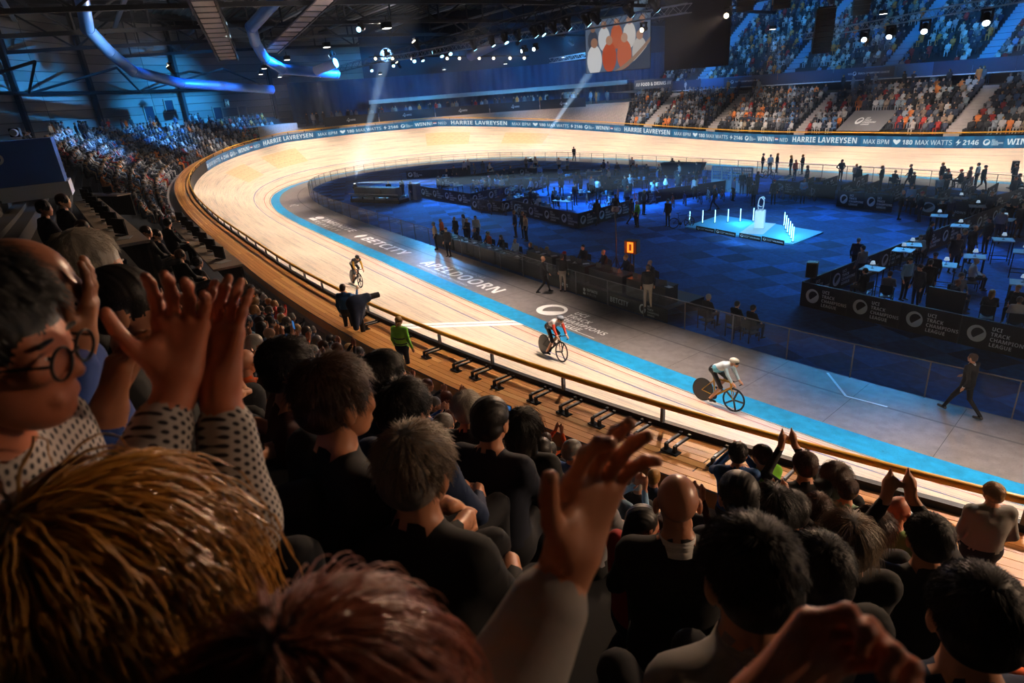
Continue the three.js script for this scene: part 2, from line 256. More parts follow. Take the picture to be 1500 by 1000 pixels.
// far lower stand
const FAR0 = 100, FAR1 = 172;
tiers('far_stand_rows', FAR0, FAR1, 0, 8, standMat, (u, k) => edgeY(u) + 1.0 + 0.46 * k, (k) => 0.9 + 0.8 * k);
struct('far_stand_concourse', sharpStrip(FAR0 - 4, FAR1, 2, [(u) => outside(u, 7.3, edgeY(u) + 4.6), (u) => outside(u, 15, edgeY(u) + 4.6)]), darkConcrete);
// upper tier of the far stand, its parapet and soffit
const UP_D = 8.0, UP_Y = 7.15;
const navy = std(0x17304f, 0.6), midNavy = std(0x2a5d8e, 0.6);
struct('upper_tier_soffit', sharpStrip(98, FAR1 + 2, 2, [(u) => outside(u, 17, UP_Y + 0.1), (u) => outside(u, UP_D, UP_Y + 0.1)]), darkConcrete);
for (let i = 0; i < 22; i++) { const u0 = 101 + i * 3.35; struct('upper_parapet_panel', sharpStrip(u0, u0 + 3.33, 0.9, [(u) => outside(u, UP_D, UP_Y), (u) => outside(u, UP_D - 0.04, UP_Y + 1.25), (u) => outside(u, UP_D + 0.16, UP_Y + 1.25)]), i % 6 === 2 || i % 6 === 3 ? midNavy : navy); }
struct('trim_upper_parapet_edge', strip(101, FAR1 + 2, 1, [(u) => outside(u, UP_D - 0.06, UP_Y - 0.06), (u) => outside(u, UP_D - 0.06, UP_Y + 0.04)]), std(0xbfd0dc, 0.5));
tiers('upper_tier_rows', 101, FAR1 + 2, 0, 22, standMat, (u, k) => UP_Y + 0.5 + 0.56 * k, (k) => UP_D + 0.2 + 0.8 * k);
// aisle stairs: pale flights that climb through the rows
function aisle(name, u, w, k0, k1, yOf, dOf, mat, label) {
  const t = thing(name, label, 'stairs', [0, 0, 0], 0, label);
  for (let k = k0; k < k1; k++) for (let h = 0; h < 2; h++) { const y = yOf(u, k) + 0.02 + (h ? (yOf(u, k + 1) - yOf(u, k)) / 2 : 0) + 0.02, d = dOf(k) + h * 0.4; add(t, 'step', sharpStrip(u - w / 2, u + w / 2, w / 2, [(v) => outside(v, d, y - 0.25), (v) => outside(v, d, y + 0.2), (v) => outside(v, d + 0.41, y + 0.2)]), mat); }
}
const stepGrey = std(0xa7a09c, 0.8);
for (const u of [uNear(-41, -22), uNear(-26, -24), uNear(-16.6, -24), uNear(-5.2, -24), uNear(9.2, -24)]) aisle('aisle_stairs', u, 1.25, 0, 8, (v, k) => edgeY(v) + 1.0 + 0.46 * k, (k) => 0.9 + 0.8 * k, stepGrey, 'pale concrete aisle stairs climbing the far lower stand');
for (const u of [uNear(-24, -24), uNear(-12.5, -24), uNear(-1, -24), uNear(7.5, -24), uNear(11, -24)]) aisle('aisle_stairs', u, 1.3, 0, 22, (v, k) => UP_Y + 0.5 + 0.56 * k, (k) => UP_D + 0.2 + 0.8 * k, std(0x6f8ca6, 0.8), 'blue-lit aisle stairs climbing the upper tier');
// support columns below the upper tier
{ const g = merge([box(0.5, 3.2, 0.4, 0, 1.6, 0), box(0.6, 0.15, 1.6, 0, 3.0, -0.3)]); for (let i = 0; i < 9; i++) { const u = 104 + i * 7.6, p = path(u), b = outside(u, UP_D + 0.6, edgeY(u) + 4.4), m = tag(add(scene, 'support_column', g, std(0x5d7b93, 0.7)), 'blue-grey column holding up the upper tier above the far stand', 'column', 'columns under the upper tier'); m.position.copy(b); m.rotation.y = Math.atan2(-p.nx, -p.nz) + 0.12; m.scale.y = (UP_Y - b.y + 0.1) / 3.2; } }

// ---------------------------------------------------------------- outer walls and roof
const ROOF = 21;
const sidingA = std(0x8d8781, 0.75), sidingB = std(0x7b756f, 0.75);
// left end wall of horizontal boards
{ const wall = struct('wall_left', sharpStrip(16, 74, 2, [(u) => outside(u, 18.05, -0.2), (u) => outside(u, 18.05, ROOF + 1)]), std(0x2b2927, 0.85));
  for (let s = 0; s < 7; s++) for (let r = 0; r < 13; r++) { const u0 = 16 + s * 8.2, y0 = 7.4 + r * 1.02; add(wall, 'board', sharpStrip(u0, u0 + 8.16, 2.1, [(u) => outside(u, 17.98, y0), (u) => outside(u, 17.94, y0 + 0.02), (u) => outside(u, 17.98, y0 + 0.97)]), (r + s) % 3 ? sidingA : sidingB); } }
struct('wall_far', sharpStrip(72, 204, 2, [(u) => outside(u, u > 98 ? 27 : 17.2, -0.2), (u) => outside(u, u > 98 ? 27 : 17.2, ROOF + 1)]), std(0x16283a, 0.85));
struct('wall_far_concourse', sharpStrip(FAR0 - 3, FAR1 + 2, 2, [(u) => outside(u, 14.8, 3), (u) => outside(u, 14.8, UP_Y + 0.2)]), std(0x141619, 0.8));
struct('wall_near', sharpStrip(200, 268, 2, [(u) => outside(u, 24, -0.2), (u) => outside(u, 24, ROOF + 1)]), std(0x131313, 0.9));
// dark stage curtain behind the left bend, hung in folds
{ const rows = [7.2, 12.5].map((y) => (u) => outside(u, 15.2 + 0.12 * Math.sin(u * 9), y)); struct('curtain_backdrop', strip(66, 101, 0.07, [(u) => outside(u, 15.2 + 0.12 * Math.sin(u * 9), CON), ...rows]), std(0x1d3f63, 0.9)); }
// wall columns
{ const g = box(0.45, ROOF - 6.5, 0.5, 0, (ROOF - 6.5) / 2, 0); for (let i = 0; i < 8; i++) { const u = 20.5 + i * 6.4, p = path(u), m = tag(add(scene, 'wall_column', g, std(0x101216, 0.6)), 'tall dark steel column standing against the boarded end wall', 'column', 'columns of the end wall'); m.position.copy(outside(u, 17.4, 6.6)); m.rotation.y = Math.atan2(p.nx, p.nz); } }
// roof deck with ribs
{ const g = []; g.push(new THREE.PlaneGeometry(190, 130).rotateX(Math.PI / 2).translate(0, ROOF + 1, 0)); struct('ceiling', merge(g), std(0x5c5a57, 0.8, { side: THREE.DoubleSide }));
  const ribs = []; for (let z = -60; z < 62; z += 1.15) ribs.push(box(186, 0.16, 0.34, 0, ROOF + 0.93, z)); struct('ceiling_deck_ribs', merge(ribs), std(0x747069, 0.75)); }

// ---------------------------------------------------------------- figures: one continuous skin meshed from joints with radii
// material slots: 0 skin, 1 top, 2 trousers, 3 hair, 4 shoes, 5 extra
function meshField(prims, cell, k = 0.03, smoothN = true) {
  let lo = [1e9, 1e9, 1e9], hi = [-1e9, -1e9, -1e9];
  for (const p of prims) { const R = p.R; for (let c = 0; c < 3; c++) { p.lo[c] -= 0; lo[c] = Math.min(lo[c], p.lo[c]); hi[c] = Math.max(hi[c], p.hi[c]); } }
  const m = k + 2.2 * cell, o = lo.map((x) => x - m), n = hi.map((x, c) => Math.ceil((x + m - o[c]) / cell) + 1), [nx, ny, nz] = n, F = new Float32Array(nx * ny * nz).fill(9), M = new Uint8Array(nx * ny * nz), B = new Float32Array(nx * ny * nz).fill(9);
  for (const p of prims) {
    if (p.sub) continue;
    const a = [0, 1, 2].map((c) => Math.max(0, Math.floor((p.lo[c] - m - o[c]) / cell))), b = [0, 1, 2].map((c) => Math.min(n[c] - 1, Math.ceil((p.hi[c] + m - o[c]) / cell))), kk = p.k ?? k;
    for (let z = a[2]; z <= b[2]; z++) for (let y = a[1]; y <= b[1]; y++) { let i = (z * ny + y) * nx + a[0]; for (let x = a[0]; x <= b[0]; x++, i++) {
      const d = p.f(o[0] + x * cell, o[1] + y * cell, o[2] + z * cell), e = F[i];
      if (d < B[i] - (p.bias ?? 0)) { B[i] = d; M[i] = p.mat; }
      if (kk > 0 && Math.abs(d - e) < kk) { const h = 0.5 + 0.5 * (e - d) / kk; F[i] = e + (d - e) * h - kk * h * (1 - h); } else if (d < e) F[i] = d;
    } }
  }
  for (const p of prims) { if (!p.sub) continue; for (let z = 0; z < nz; z++) for (let y = 0; y < ny; y++) for (let x = 0; x < nx; x++) { const i = (z * ny + y) * nx + x; const d = p.f(o[0] + x * cell, o[1] + y * cell, o[2] + z * cell); if (-d > F[i]) F[i] = -d; } }
  // surface nets
  const id = new Int32Array(nx * ny * nz).fill(-1), pos = [], nor = [], mats = [], off = [0, 1, nx, nx + 1, nx * ny, nx * ny + 1, nx * ny + nx, nx * ny + nx + 1];
  const E = [[0, 1], [2, 3], [4, 5], [6, 7], [0, 2], [1, 3], [4, 6], [5, 7], [0, 4], [1, 5], [2, 6], [3, 7]], cx = [0, 1, 0, 1, 0, 1, 0, 1], cy = [0, 0, 1, 1, 0, 0, 1, 1], cz = [0, 0, 0, 0, 1, 1, 1, 1];
  for (let z = 0; z < nz - 1; z++) for (let y = 0; y < ny - 1; y++) for (let x = 0; x < nx - 1; x++) {
    const i = (z * ny + y) * nx + x; let s = 0; for (let c = 0; c < 8; c++) if (F[i + off[c]] < 0) s++;
    if (s === 0 || s === 8) continue;
    let px = 0, py = 0, pz = 0, q = 0;
    for (const [a, b] of E) { const fa = F[i + off[a]], fb = F[i + off[b]]; if ((fa < 0) === (fb < 0)) continue; const t = fa / (fa - fb); px += cx[a] + (cx[b] - cx[a]) * t; py += cy[a] + (cy[b] - cy[a]) * t; pz += cz[a] + (cz[b] - cz[a]) * t; q++; }
    px /= q; py /= q; pz /= q; id[i] = pos.length / 3; pos.push(o[0] + (x + px) * cell, o[1] + (y + py) * cell, o[2] + (z + pz) * cell);
    let gx = 0, gy = 0, gz = 0; for (let c = 0; c < 8; c++) { const v = F[i + off[c]]; gx += v * (cx[c] ? 1 : -1); gy += v * (cy[c] ? 1 : -1); gz += v * (cz[c] ? 1 : -1); }
    const l = Math.hypot(gx, gy, gz) || 1; nor.push(gx / l, gy / l, gz / l);
    mats.push(M[i + off[(px > 0.5 ? 1 : 0) + (py > 0.5 ? 2 : 0) + (pz > 0.5 ? 4 : 0)]]);
  }
  const faces = []; // [a,b,c,mat]
  const quad = (a, b, c, d, flip) => { const m = mats[a]; if (flip) faces.push([a, c, b, m], [a, d, c, m]); else faces.push([a, b, c, m], [a, c, d, m]); };
  for (let z = 1; z < nz - 1; z++) for (let y = 1; y < ny - 1; y++) for (let x = 1; x < nx - 1; x++) {
    const i = (z * ny + y) * nx + x, s = F[i] < 0;
    if (s !== (F[i + 1] < 0)) quad(id[i], id[i - nx], id[i - nx - nx * ny], id[i - nx * ny], !s);
    if (s !== (F[i + nx] < 0)) quad(id[i], id[i - nx * ny], id[i - 1 - nx * ny], id[i - 1], !s);
    if (s !== (F[i + nx * ny] < 0)) quad(id[i], id[i - 1], id[i - 1 - nx], id[i - nx], !s);
  }
  return { pos, nor, faces };
}
function toGeo(parts) {   // parts from meshField -> one geometry with a group per material slot
  const pos = [], nor = [], by = [[], [], [], [], [], []]; let base = 0;
  for (const p of parts) { for (const v of p.pos) pos.push(v); for (const v of p.nor) nor.push(v); for (const f of p.faces) if (f[0] >= 0 && f[1] >= 0 && f[2] >= 0) by[f[3]].push(f[0] + base, f[1] + base, f[2] + base); base += p.pos.length / 3; }
  const g = new THREE.BufferGeometry(); g.setAttribute('position', new THREE.Float32BufferAttribute(pos, 3)); g.setAttribute('normal', new THREE.Float32BufferAttribute(nor, 3));
  const uv = new Float32Array(pos.length / 3 * 2); for (let i = 0; i < uv.length / 2; i++) { const x = pos[i * 3], y = pos[i * 3 + 1], z = pos[i * 3 + 2]; uv[i * 2] = x * 0.8 + z * 0.6; uv[i * 2 + 1] = y; } g.setAttribute('uv', new THREE.BufferAttribute(uv, 2));
  const idx = []; let st = 0; by.forEach((a, m) => { if (!a.length) return; for (const v of a) idx.push(v); g.addGroup(st, a.length, m); st += a.length; }); g.setIndex(idx); return g;
}
const bound = (p, pts, R) => { p.lo = [0, 1, 2].map((c) => Math.min(...pts.map((q) => q[c])) - R); p.hi = [0, 1, 2].map((c) => Math.max(...pts.map((q) => q[c])) + R); p.R = R; return p; };
function cap(a, b, ra, rb, mat, extra) {   // tapered capsule
  const ax = a[0], ay = a[1], az = a[2], dx = b[0] - ax, dy = b[1] - ay, dz = b[2] - az, dd = dx * dx + dy * dy + dz * dz || 1e-9;
  return bound({ mat, ...extra, f: (x, y, z) => { const qx = x - ax, qy = y - ay, qz = z - az; let t = (qx * dx + qy * dy + qz * dz) / dd; t = t < 0 ? 0 : t > 1 ? 1 : t; return Math.hypot(qx - dx * t, qy - dy * t, qz - dz * t) - (ra + (rb - ra) * t); } }, [a, b], Math.max(ra, rb));
}
function ell(c, r, mat, extra = {}) {      // ellipsoid, turned by an optional quaternion
  const q = extra.q, iq = q ? q.clone().invert() : null, v = V(0, 0, 0), mn = Math.min(...r);
  return bound({ mat, ...extra, f: (x, y, z) => { let a = x - c[0], b = y - c[1], d = z - c[2]; if (iq) { v.set(a, b, d).applyQuaternion(iq); a = v.x; b = v.y; d = v.z; } const l = Math.hypot(a / r[0], b / r[1], d / r[2]), l2 = Math.hypot(a / r[0] / r[0], b / r[1] / r[1], d / r[2] / r[2]); return l2 > 1e-6 ? l * (l - 1) / l2 : -mn; } }, [c], Math.max(...r));
}
// a turned frame for heads and hands: maps local points, keeps radii
function frame(c, q, s = 1) { const v = V(0, 0, 0); return (x, y, z) => { v.set(x * s, y * s, z * s).applyQuaternion(q); return [c[0] + v.x, c[1] + v.y, c[2] + v.z]; }; }
const quat = (yaw, pitch = 0, roll = 0) => new THREE.Quaternion().setFromEuler(new THREE.Euler(pitch, yaw, roll, 'YXZ'));
// head: centre c, looks along +z of q. style: short, bald, long, bob, crop, cap
function headPrims(c, q, style = 'short', s = 1, fine = false) {
  const L = frame(c, q, s), e = (p, r, m, x = {}) => ell(L(...p), r.map((v) => v * s), m, { q, ...x }), P = [];
  P.push(e([0, 0.03, -0.012], [0.075, 0.088, 0.094], 0), e([0, -0.035, 0.028], [0.06, 0.078, 0.066], 0), e([0, -0.088, 0.056], [0.034, 0.026, 0.034], 0), e([0, 0.012, 0.072], [0.05, 0.022, 0.022], 0));
  P.push(cap(L(0, 0.005, 0.085), L(0, -0.034, 0.102), 0.007 * s, 0.0115 * s, 0, { k: 0.014 }), cap(L(-0.02, -0.068, 0.083), L(0.02, -0.068, 0.083), 0.009 * s, 0.009 * s, 0, { k: 0.01 }));
  for (const d of [-1, 1]) P.push(e([d * 0.081, -0.008, -0.008], [0.012, 0.034, 0.021], 0, { k: 0.008 }), e([d * 0.034, -0.018, 0.074], [0.022, 0.018, 0.018], 0));
  if (fine) for (const d of [-1, 1]) P.push(e([d * 0.012, -0.038, 0.092], [0.008, 0.007, 0.008], 0, { k: 0.006 }));
  if (style === 'short' || style === 'crop') { const t = style === 'crop' ? 0.004 : 0.012; P.push(e([0, 0.048, -0.02], [0.079 + t, 0.08 + t, 0.094 + t], 3, { k: 0.012, bias: 0.0 }), e([0, -0.008, -0.055], [0.07 + t, 0.068, 0.058 + t], 3, { k: 0.012 })); }
  if (style === 'bob' || style === 'long') { P.push(e([0, 0.05, -0.02], [0.093, 0.088, 0.108], 3, { k: 0.015 }), e([0, -0.035, -0.055], [0.096, 0.09, 0.068], 3, { k: 0.02 })); }
  if (style === 'long') { P.push(cap(L(0, -0.05, -0.07), L(0, -0.24, -0.085), 0.078 * s, 0.05 * s, 3, { k: 0.02 }), cap(L(0.06, -0.03, -0.03), L(0.075, -0.18, -0.03), 0.04 * s, 0.026 * s, 3), cap(L(-0.06, -0.03, -0.03), L(-0.075, -0.18, -0.03), 0.04 * s, 0.026 * s, 3)); }
  if (style === 'pony') { P.push(e([0, 0.048, -0.02], [0.086, 0.086, 0.102], 3, { k: 0.012 }), cap(L(0, 0.03, -0.12), L(0, -0.12, -0.15), 0.03 * s, 0.016 * s, 3, { k: 0.01 })); }
  if (style === 'cap') { P.push(e([0, 0.058, -0.012], [0.09, 0.075, 0.104], 5, { k: 0.006 }), e([0, 0.045, 0.105], [0.07, 0.01, 0.06], 5, { k: 0.005 }), e([0, -0.008, -0.055], [0.076, 0.06, 0.06], 3, { k: 0.012 })); }
  if (style === 'helmet') { P.push(e([0, 0.055, -0.03], [0.098, 0.085, 0.14], 5, { k: 0.006 })); }
  return P;
}
// hand: wrist at w, fingers along +y of q, palm faces +z, thumb towards side (+1: +x). curl 0 open .. 1 fist
function handPrims(w, q, side = 1, curl = 0.15, spread = 1, s = 1, m = 0, curls) {
  const L = frame(w, q, s), P = [], K = { k: 0.010 * s };
  P.push(cap(L(0, -0.02, 0), L(0, 0.015, 0), 0.026 * s, 0.028 * s, m, { k: 0.02 }));
  for (const [x0, x1, r] of [[0.024, 0.030, 0.016], [0.008, 0.011, 0.016], [-0.009, -0.010, 0.0155], [-0.024, -0.029, 0.0145]]) P.push(cap(L(side * x0 * 0.7, 0.012, 0), L(side * x1, 0.088, -0.002), r * s * 1.05, r * s * 0.86, m, { k: 0.018 * s }));
  P.push(cap(L(side * 0.024, 0.016, 0.010), L(side * 0.036, 0.05, 0.014), 0.018 * s, 0.014 * s, m, { k: 0.016 * s }));
  const fing = [[0.031, 0.10, 0.020, [0.042, 0.026, 0.02], 0.0095], [0.0105, 0.0, 0.004, [0.046, 0.03, 0.021], 0.0098], [-0.0105, -0.0, -0.010, [0.043, 0.028, 0.02], 0.0093], [-0.0295, -0.0, -0.03, [0.034, 0.021, 0.018], 0.0082]];
  fing.forEach(([x, _, sx, len, r], i) => {
    let ang = 0.05 + (curls ? curls[i] : curl) * 0.9; const a0 = side * sx * 6 * spread; let px = side * x, py = 0.088, pz = -0.002; const inc = (curls ? curls[i] : curl) * 1.15;
    for (let j = 0; j < 3; j++) { const l = len[j], nx2 = px + Math.sin(a0) * l * Math.cos(ang), ny2 = py + Math.cos(a0) * l * Math.cos(ang), nz2 = pz + Math.sin(ang) * l, ra = r * (1 - j * 0.08), rb = r * (0.95 - j * 0.1);
      P.push(cap(L(px, py, pz), L(nx2, ny2, nz2), ra * s, rb * s, m, { k: j ? 0.004 * s : 0.006 * s })); P.push(ell(L(px, py, pz), [ra * 1.1 * s, ra * 1.1 * s, ra * 1.12 * s], m, { k: 0.004 * s })); px = nx2; py = ny2; pz = nz2; ang += inc + 0.08; }
  });
  const tc = curls ? curls[4] : curl; let tx = side * 0.03, ty = 0.022, tz = 0.014, ta = side * (0.75 * spread + 0.1 - tc * 0.3);
  [[0.042, 0.0135], [0.033, 0.0115], [0.027, 0.0105]].forEach(([l, r], j) => { const nx2 = tx + Math.sin(ta) * l, ny2 = ty + Math.cos(ta) * l, nz2 = tz + l * (0.12 + tc * 0.9); P.push(cap(L(tx, ty, tz), L(nx2, ny2, nz2), r * s, r * 0.88 * s, m, { k: j ? 0.004 * s : 0.012 * s })); tx = nx2; ty = ny2; tz = nz2; ta -= side * 0.18; });
  return P;
}
// whole body. J: joints; everything in metres; front is +z
function bodyPrims(J, o = {}) {
  const P = [], w = o.w ?? 1, sl = o.sleeve ?? 1, legM = o.legM ?? 2, topM = 1;
  const mid = (a, b, t) => a.map((v, i) => v + (b[i] - v) * t);
  P.push(cap(mid(J.hip, J.chest, 0.0), mid(J.hip, J.chest, 0.0), 0.15 * w, 0.15 * w, legM, { k: 0.05 }));
  P.push(cap([J.hip[0] - 0.07, J.hip[1], J.hip[2]], [J.hip[0] + 0.07, J.hip[1], J.hip[2]], 0.125 * w, 0.125 * w, legM));
  P.push(cap(mid(J.hip, J.chest, 0.25), mid(J.hip, J.chest, 0.8), 0.135 * w, 0.15 * w, topM, { k: 0.05 }));
  for (const d of [-1, 1]) P.push(cap(mid(J.hip, J.chest, 0.25).map((v, i) => v + (i === 0 ? d * 0.06 : 0)), J.chest.map((v, i) => v + (i === 0 ? d * 0.085 : i === 1 ? -0.02 : 0)), 0.11 * w, 0.115 * w, topM, { k: 0.05 }));
  P.push(cap(J.shL, J.shR, 0.068 * w, 0.068 * w, topM, { k: 0.06 }), cap(mid(J.chest, J.neck, 0.55), J.neck, 0.075, 0.062, topM, { k: 0.04 }));
  P.push(cap(J.neck, mid(J.neck, J.head, 0.75), 0.056, 0.054, 0, { k: 0.015 }));
  for (const s of ['L', 'R']) {
    const sh = J['sh' + s], el = J['el' + s], wr = J['wr' + s]; P.push(cap(sh, el, 0.056 * w, 0.045 * w, topM, { k: 0.04 }));
    const cut = mid(el, wr, sl > 0.5 ? 0.86 : 0.02); P.push(cap(el, cut, 0.045 * w, 0.036, sl > 0.5 ? topM : 0, { k: 0.02 })); P.push(cap(cut, wr, sl > 0.5 ? 0.027 : 0.036, 0.025, 0, { k: 0.012 }));
    const kn = J['kn' + s], ft = J['ft' + s], hp = [J.hip[0] + (s === 'L' ? 0.085 : -0.085), J.hip[1], J.hip[2]]; P.push(cap(hp, kn, 0.09 * w, 0.06, legM, { k: 0.04 }), cap(kn, ft, 0.058, 0.042, o.shinM ?? legM, { k: 0.02 }));
    const fd = J['fd' + s] ?? [0, 0, 1]; P.push(cap([ft[0] - fd[0] * 0.04, ft[1] - 0.045, ft[2] - fd[2] * 0.04], [ft[0] + fd[0] * 0.15, ft[1] - 0.055 + fd[1] * 0.15, ft[2] + fd[2] * 0.15], 0.042, 0.034, 4, { k: 0.02 }));
  }
  return P;
}
function simpleHand(J, s, dir = null) {   // low-detail hand with a thumb, for people further off
  const el = J['el' + s], wr = J['wr' + s]; let d = dir ?? [wr[0] - el[0], wr[1] - el[1], wr[2] - el[2]]; const l = Math.hypot(...d); d = d.map((v) => v / l); const p = (t) => wr.map((v, i) => v + d[i] * t), sd = s === 'L' ? -1 : 1;
  return [cap(p(0), p(0.09), 0.03, 0.036, 0, { k: 0.015 }), cap(p(0.08), p(0.16), 0.03, 0.016, 0, { k: 0.015 }), cap(p(0.03), [p(0.09)[0] + sd * 0.045, p(0.09)[1] + 0.01, p(0.09)[2]], 0.014, 0.011, 0, { k: 0.01 })];
}
const SEAT = (o = {}) => ({ hip: [0, 0.5, 0], chest: [0, 0.92, o.lean ?? -0.02], neck: [0, 1.05, (o.lean ?? -0.02) + 0.015], head: [0, 1.2, (o.lean ?? -0.02) + 0.05], shL: [0.17, 1.0, o.lean ?? -0.02], shR: [-0.17, 1.0, o.lean ?? -0.02], elL: [0.23, 0.74, 0.1], elR: [-0.23, 0.74, 0.1], wrL: [0.1, 0.66, 0.3], wrR: [-0.1, 0.66, 0.3], knL: [0.12, 0.53, 0.42], knR: [-0.12, 0.53, 0.42], ftL: [0.12, 0.1, 0.4], ftR: [-0.12, 0.1, 0.4], ...o.j });
const STAND = (o = {}) => ({ hip: [0, 0.93, 0], chest: [0, 1.33, 0], neck: [0, 1.47, 0.01], head: [0, 1.62, 0.04], shL: [0.18, 1.42, 0], shR: [-0.18, 1.42, 0], elL: [0.25, 1.13, -0.02], elR: [-0.25, 1.13, -0.02], wrL: [0.25, 0.88, 0.08], wrR: [-0.25, 0.88, 0.08], knL: [0.1, 0.5, 0.01], knR: [-0.1, 0.5, 0.01], ftL: [0.11, 0.09, -0.02], ftR: [-0.11, 0.09, -0.02], ...o.j });
function personGeo(J, { style = 'short', yaw = 0, pitch = 0, cell = 0.03, headCell = 0.018, body = {}, hands = true, handDir } = {}) {
  const bp = bodyPrims(J, body); if (hands) bp.push(...simpleHand(J, 'L', handDir?.L), ...simpleHand(J, 'R', handDir?.R));
  return toGeo([meshField(bp, cell, 0.035), meshField(headPrims(J.head, quat(yaw, pitch), style), headCell, 0.02)]);
}
// cloth, skin and hair colours
const hairTex = noiseTex(256, (() => { const a = tileNoise(120, 10, 41), b = tileNoise(30, 4, 42); return (u, v) => { const k = 90 + 120 * a(u, v) + 45 * b(u, v); return [k, k, k]; }; })(), false);
const hairMat = (c, rough = 0.5) => { const t = hairTex.clone(); t.repeat.set(6, 2.5); t.needsUpdate = true; return std(c, rough, { bumpMap: hairTex, bumpScale: 0.006 }); };
const clothTex = noiseTex(256, (() => { const a = tileNoise(16, 16, 51), b = tileNoise(5, 7, 52); return (u, v) => { const k = 90 + 60 * a(u, v) + 90 * b(u, v); return [k, k, k]; }; })(), false);
const cloth = (c, r = 0.85) => std(c, r, { bumpMap: clothTex, bumpScale: 0.012 });
const SKIN = [0xc98d6b, 0xd39b78, 0xb97d5c, 0xdba583, 0xa86e50, 0xc58a6c].map((c) => std(c, 0.5));
const HAIR = { dark: hairMat(0x17110d), black: hairMat(0x0b0a0a), brown: hairMat(0x3a2416), grey: hairMat(0x6e6a66), white: hairMat(0xb9b4ab), blond: hairMat(0xa87a3c), auburn: hairMat(0x5a2a18) };
const TOPS = { black: cloth(0x0c0c0e), charcoal: cloth(0x1b1c20), navy: cloth(0x10182b), 'dark blue': cloth(0x152a4d), blue: cloth(0x2457a0), 'light blue': cloth(0x7aa4c8), white: cloth(0xd8d6d2), grey: cloth(0x77767a), beige: cloth(0xb59a7c), orange: cloth(0xd95a1c), red: cloth(0xa5201c), maroon: cloth(0x3a1416), green: cloth(0x2c5136), brown: cloth(0x4a3424) };
const PANTS = [cloth(0x0e1018), cloth(0x141d33), cloth(0x1d1c1c), cloth(0x0a0a0b)];
const SHOE = std(0x0d0d0d, 0.5);
const CAPMAT = { teal: cloth(0x1f7f6c), red: cloth(0x9a1d1c), white: cloth(0xd0d0ce), navy: cloth(0x14203c) };

// ---------------------------------------------------------------- near and left stands: 300 separate spectators, the rest as crowd
const clapJ = (h = 0.9) => ({ elL: [0.24, h - 0.16, 0.16], elR: [-0.24, h - 0.16, 0.16], wrL: [0.055, h, 0.33], wrR: [-0.055, h, 0.33] });
const upDir = { L: [-0.15, 1, 0.25], R: [0.15, 1, 0.25] };
const POSES = [
  { n: 'seated spectator', J: SEAT() },
  { n: 'clapping spectator', J: SEAT({ j: clapJ(0.98) }), handDir: upDir },
  { n: 'spectator leaning forward', J: SEAT({ lean: 0.1, j: { elL: [0.22, 0.7, 0.26], elR: [-0.22, 0.7, 0.26], wrL: [0.08, 0.62, 0.42], wrR: [-0.08, 0.62, 0.42] } }) },
  { n: 'spectator clapping hands high', J: SEAT({ j: { elL: [0.22, 0.98, 0.25], elR: [-0.22, 0.98, 0.25], wrL: [0.06, 1.2, 0.34], wrR: [-0.06, 1.2, 0.34] } }), handDir: upDir },
  { n: 'spectator raising a phone', J: SEAT({ j: { elL: [0.22, 0.86, 0.25], elR: [-0.22, 0.8, 0.2], wrL: [0.05, 1.1, 0.42], wrR: [-0.06, 0.98, 0.36] } }), handDir: { L: [0, 1, 0.1], R: [0.2, 1, 0.1] }, phone: [0.0, 1.24, 0.45] },
];
const STYLES = ['short', 'crop', 'long', 'bob', 'bald', 'pony'];
const geoCache = new Map();
function seatedGeo(pi, style, yawI) { const key = pi + style + yawI; if (!geoCache.has(key)) { const p = POSES[pi]; geoCache.set(key, personGeo(p.J, { style, yaw: [-0.5, 0, 0.55][yawI], pitch: 0.1, handDir: p.handDir, cell: 0.036, headCell: 0.022 })); } return geoCache.get(key); }
const phoneGeo = rbox(0.075, 0.15, 0.01, 0.004), phoneMat = std(0x101114, 0.3), screenGlow = new THREE.MeshStandardMaterial({ color: 0x101010, emissive: 0x4f8fd8, emissiveIntensity: 0.5 });
const STYLE_WORD = { short: 'short', crop: 'cropped', long: 'long', bob: 'chin-length', bald: 'shaved', pony: 'tied-back' };
const topsPool = ['black', 'black', 'charcoal', 'navy', 'navy', 'dark blue', 'charcoal', 'blue', 'light blue', 'white', 'grey', 'beige', 'orange', 'red', 'maroon', 'green', 'brown', 'white', 'black', 'orange'];
const hairPool = ['dark', 'dark', 'black', 'brown', 'brown', 'grey', 'white', 'blond', 'auburn'];
const faceTrack = (u) => { const p = path(u); return Math.atan2(-p.nx, -p.nz); };
const CROWD = [];   // seats left to the crowd
const heroes = [];  // [x, z] of people built by hand
function spectator(pos, turn, pi, style, hair, top, group, extra = {}) {
  const g = seatedGeo(pi, style, extra.yawI ?? Math.floor(rnd() * 3)), sk = pick(SKIN);
  const m = new THREE.Mesh(g, [sk, TOPS[top], pick(PANTS), HAIR[hair], SHOE, CAPMAT.navy]); m.name = numbered('person'); m.position.copy(pos); m.rotation.y = turn; m.scale.setScalar(extra.scale ?? rr(0.95, 1.06)); scene.add(m);
  tag(m, extra.label ?? `${POSES[pi].n} in ${top} top, ${style === 'bald' ? 'shaved head' : STYLE_WORD[style] + ' ' + hair + ' hair'}, ${group}`, 'person', 'spectators, ' + group);
  if (POSES[pi].phone) { const ph = add(m, 'phone', phoneGeo, phoneMat); ph.position.set(...POSES[pi].phone); const s = add(ph, 'phone_screen', box(0.066, 0.138, 0.002, 0, 0, -0.0062), screenGlow); s.userData.label = 'lit phone screen'; }
  return m;
}
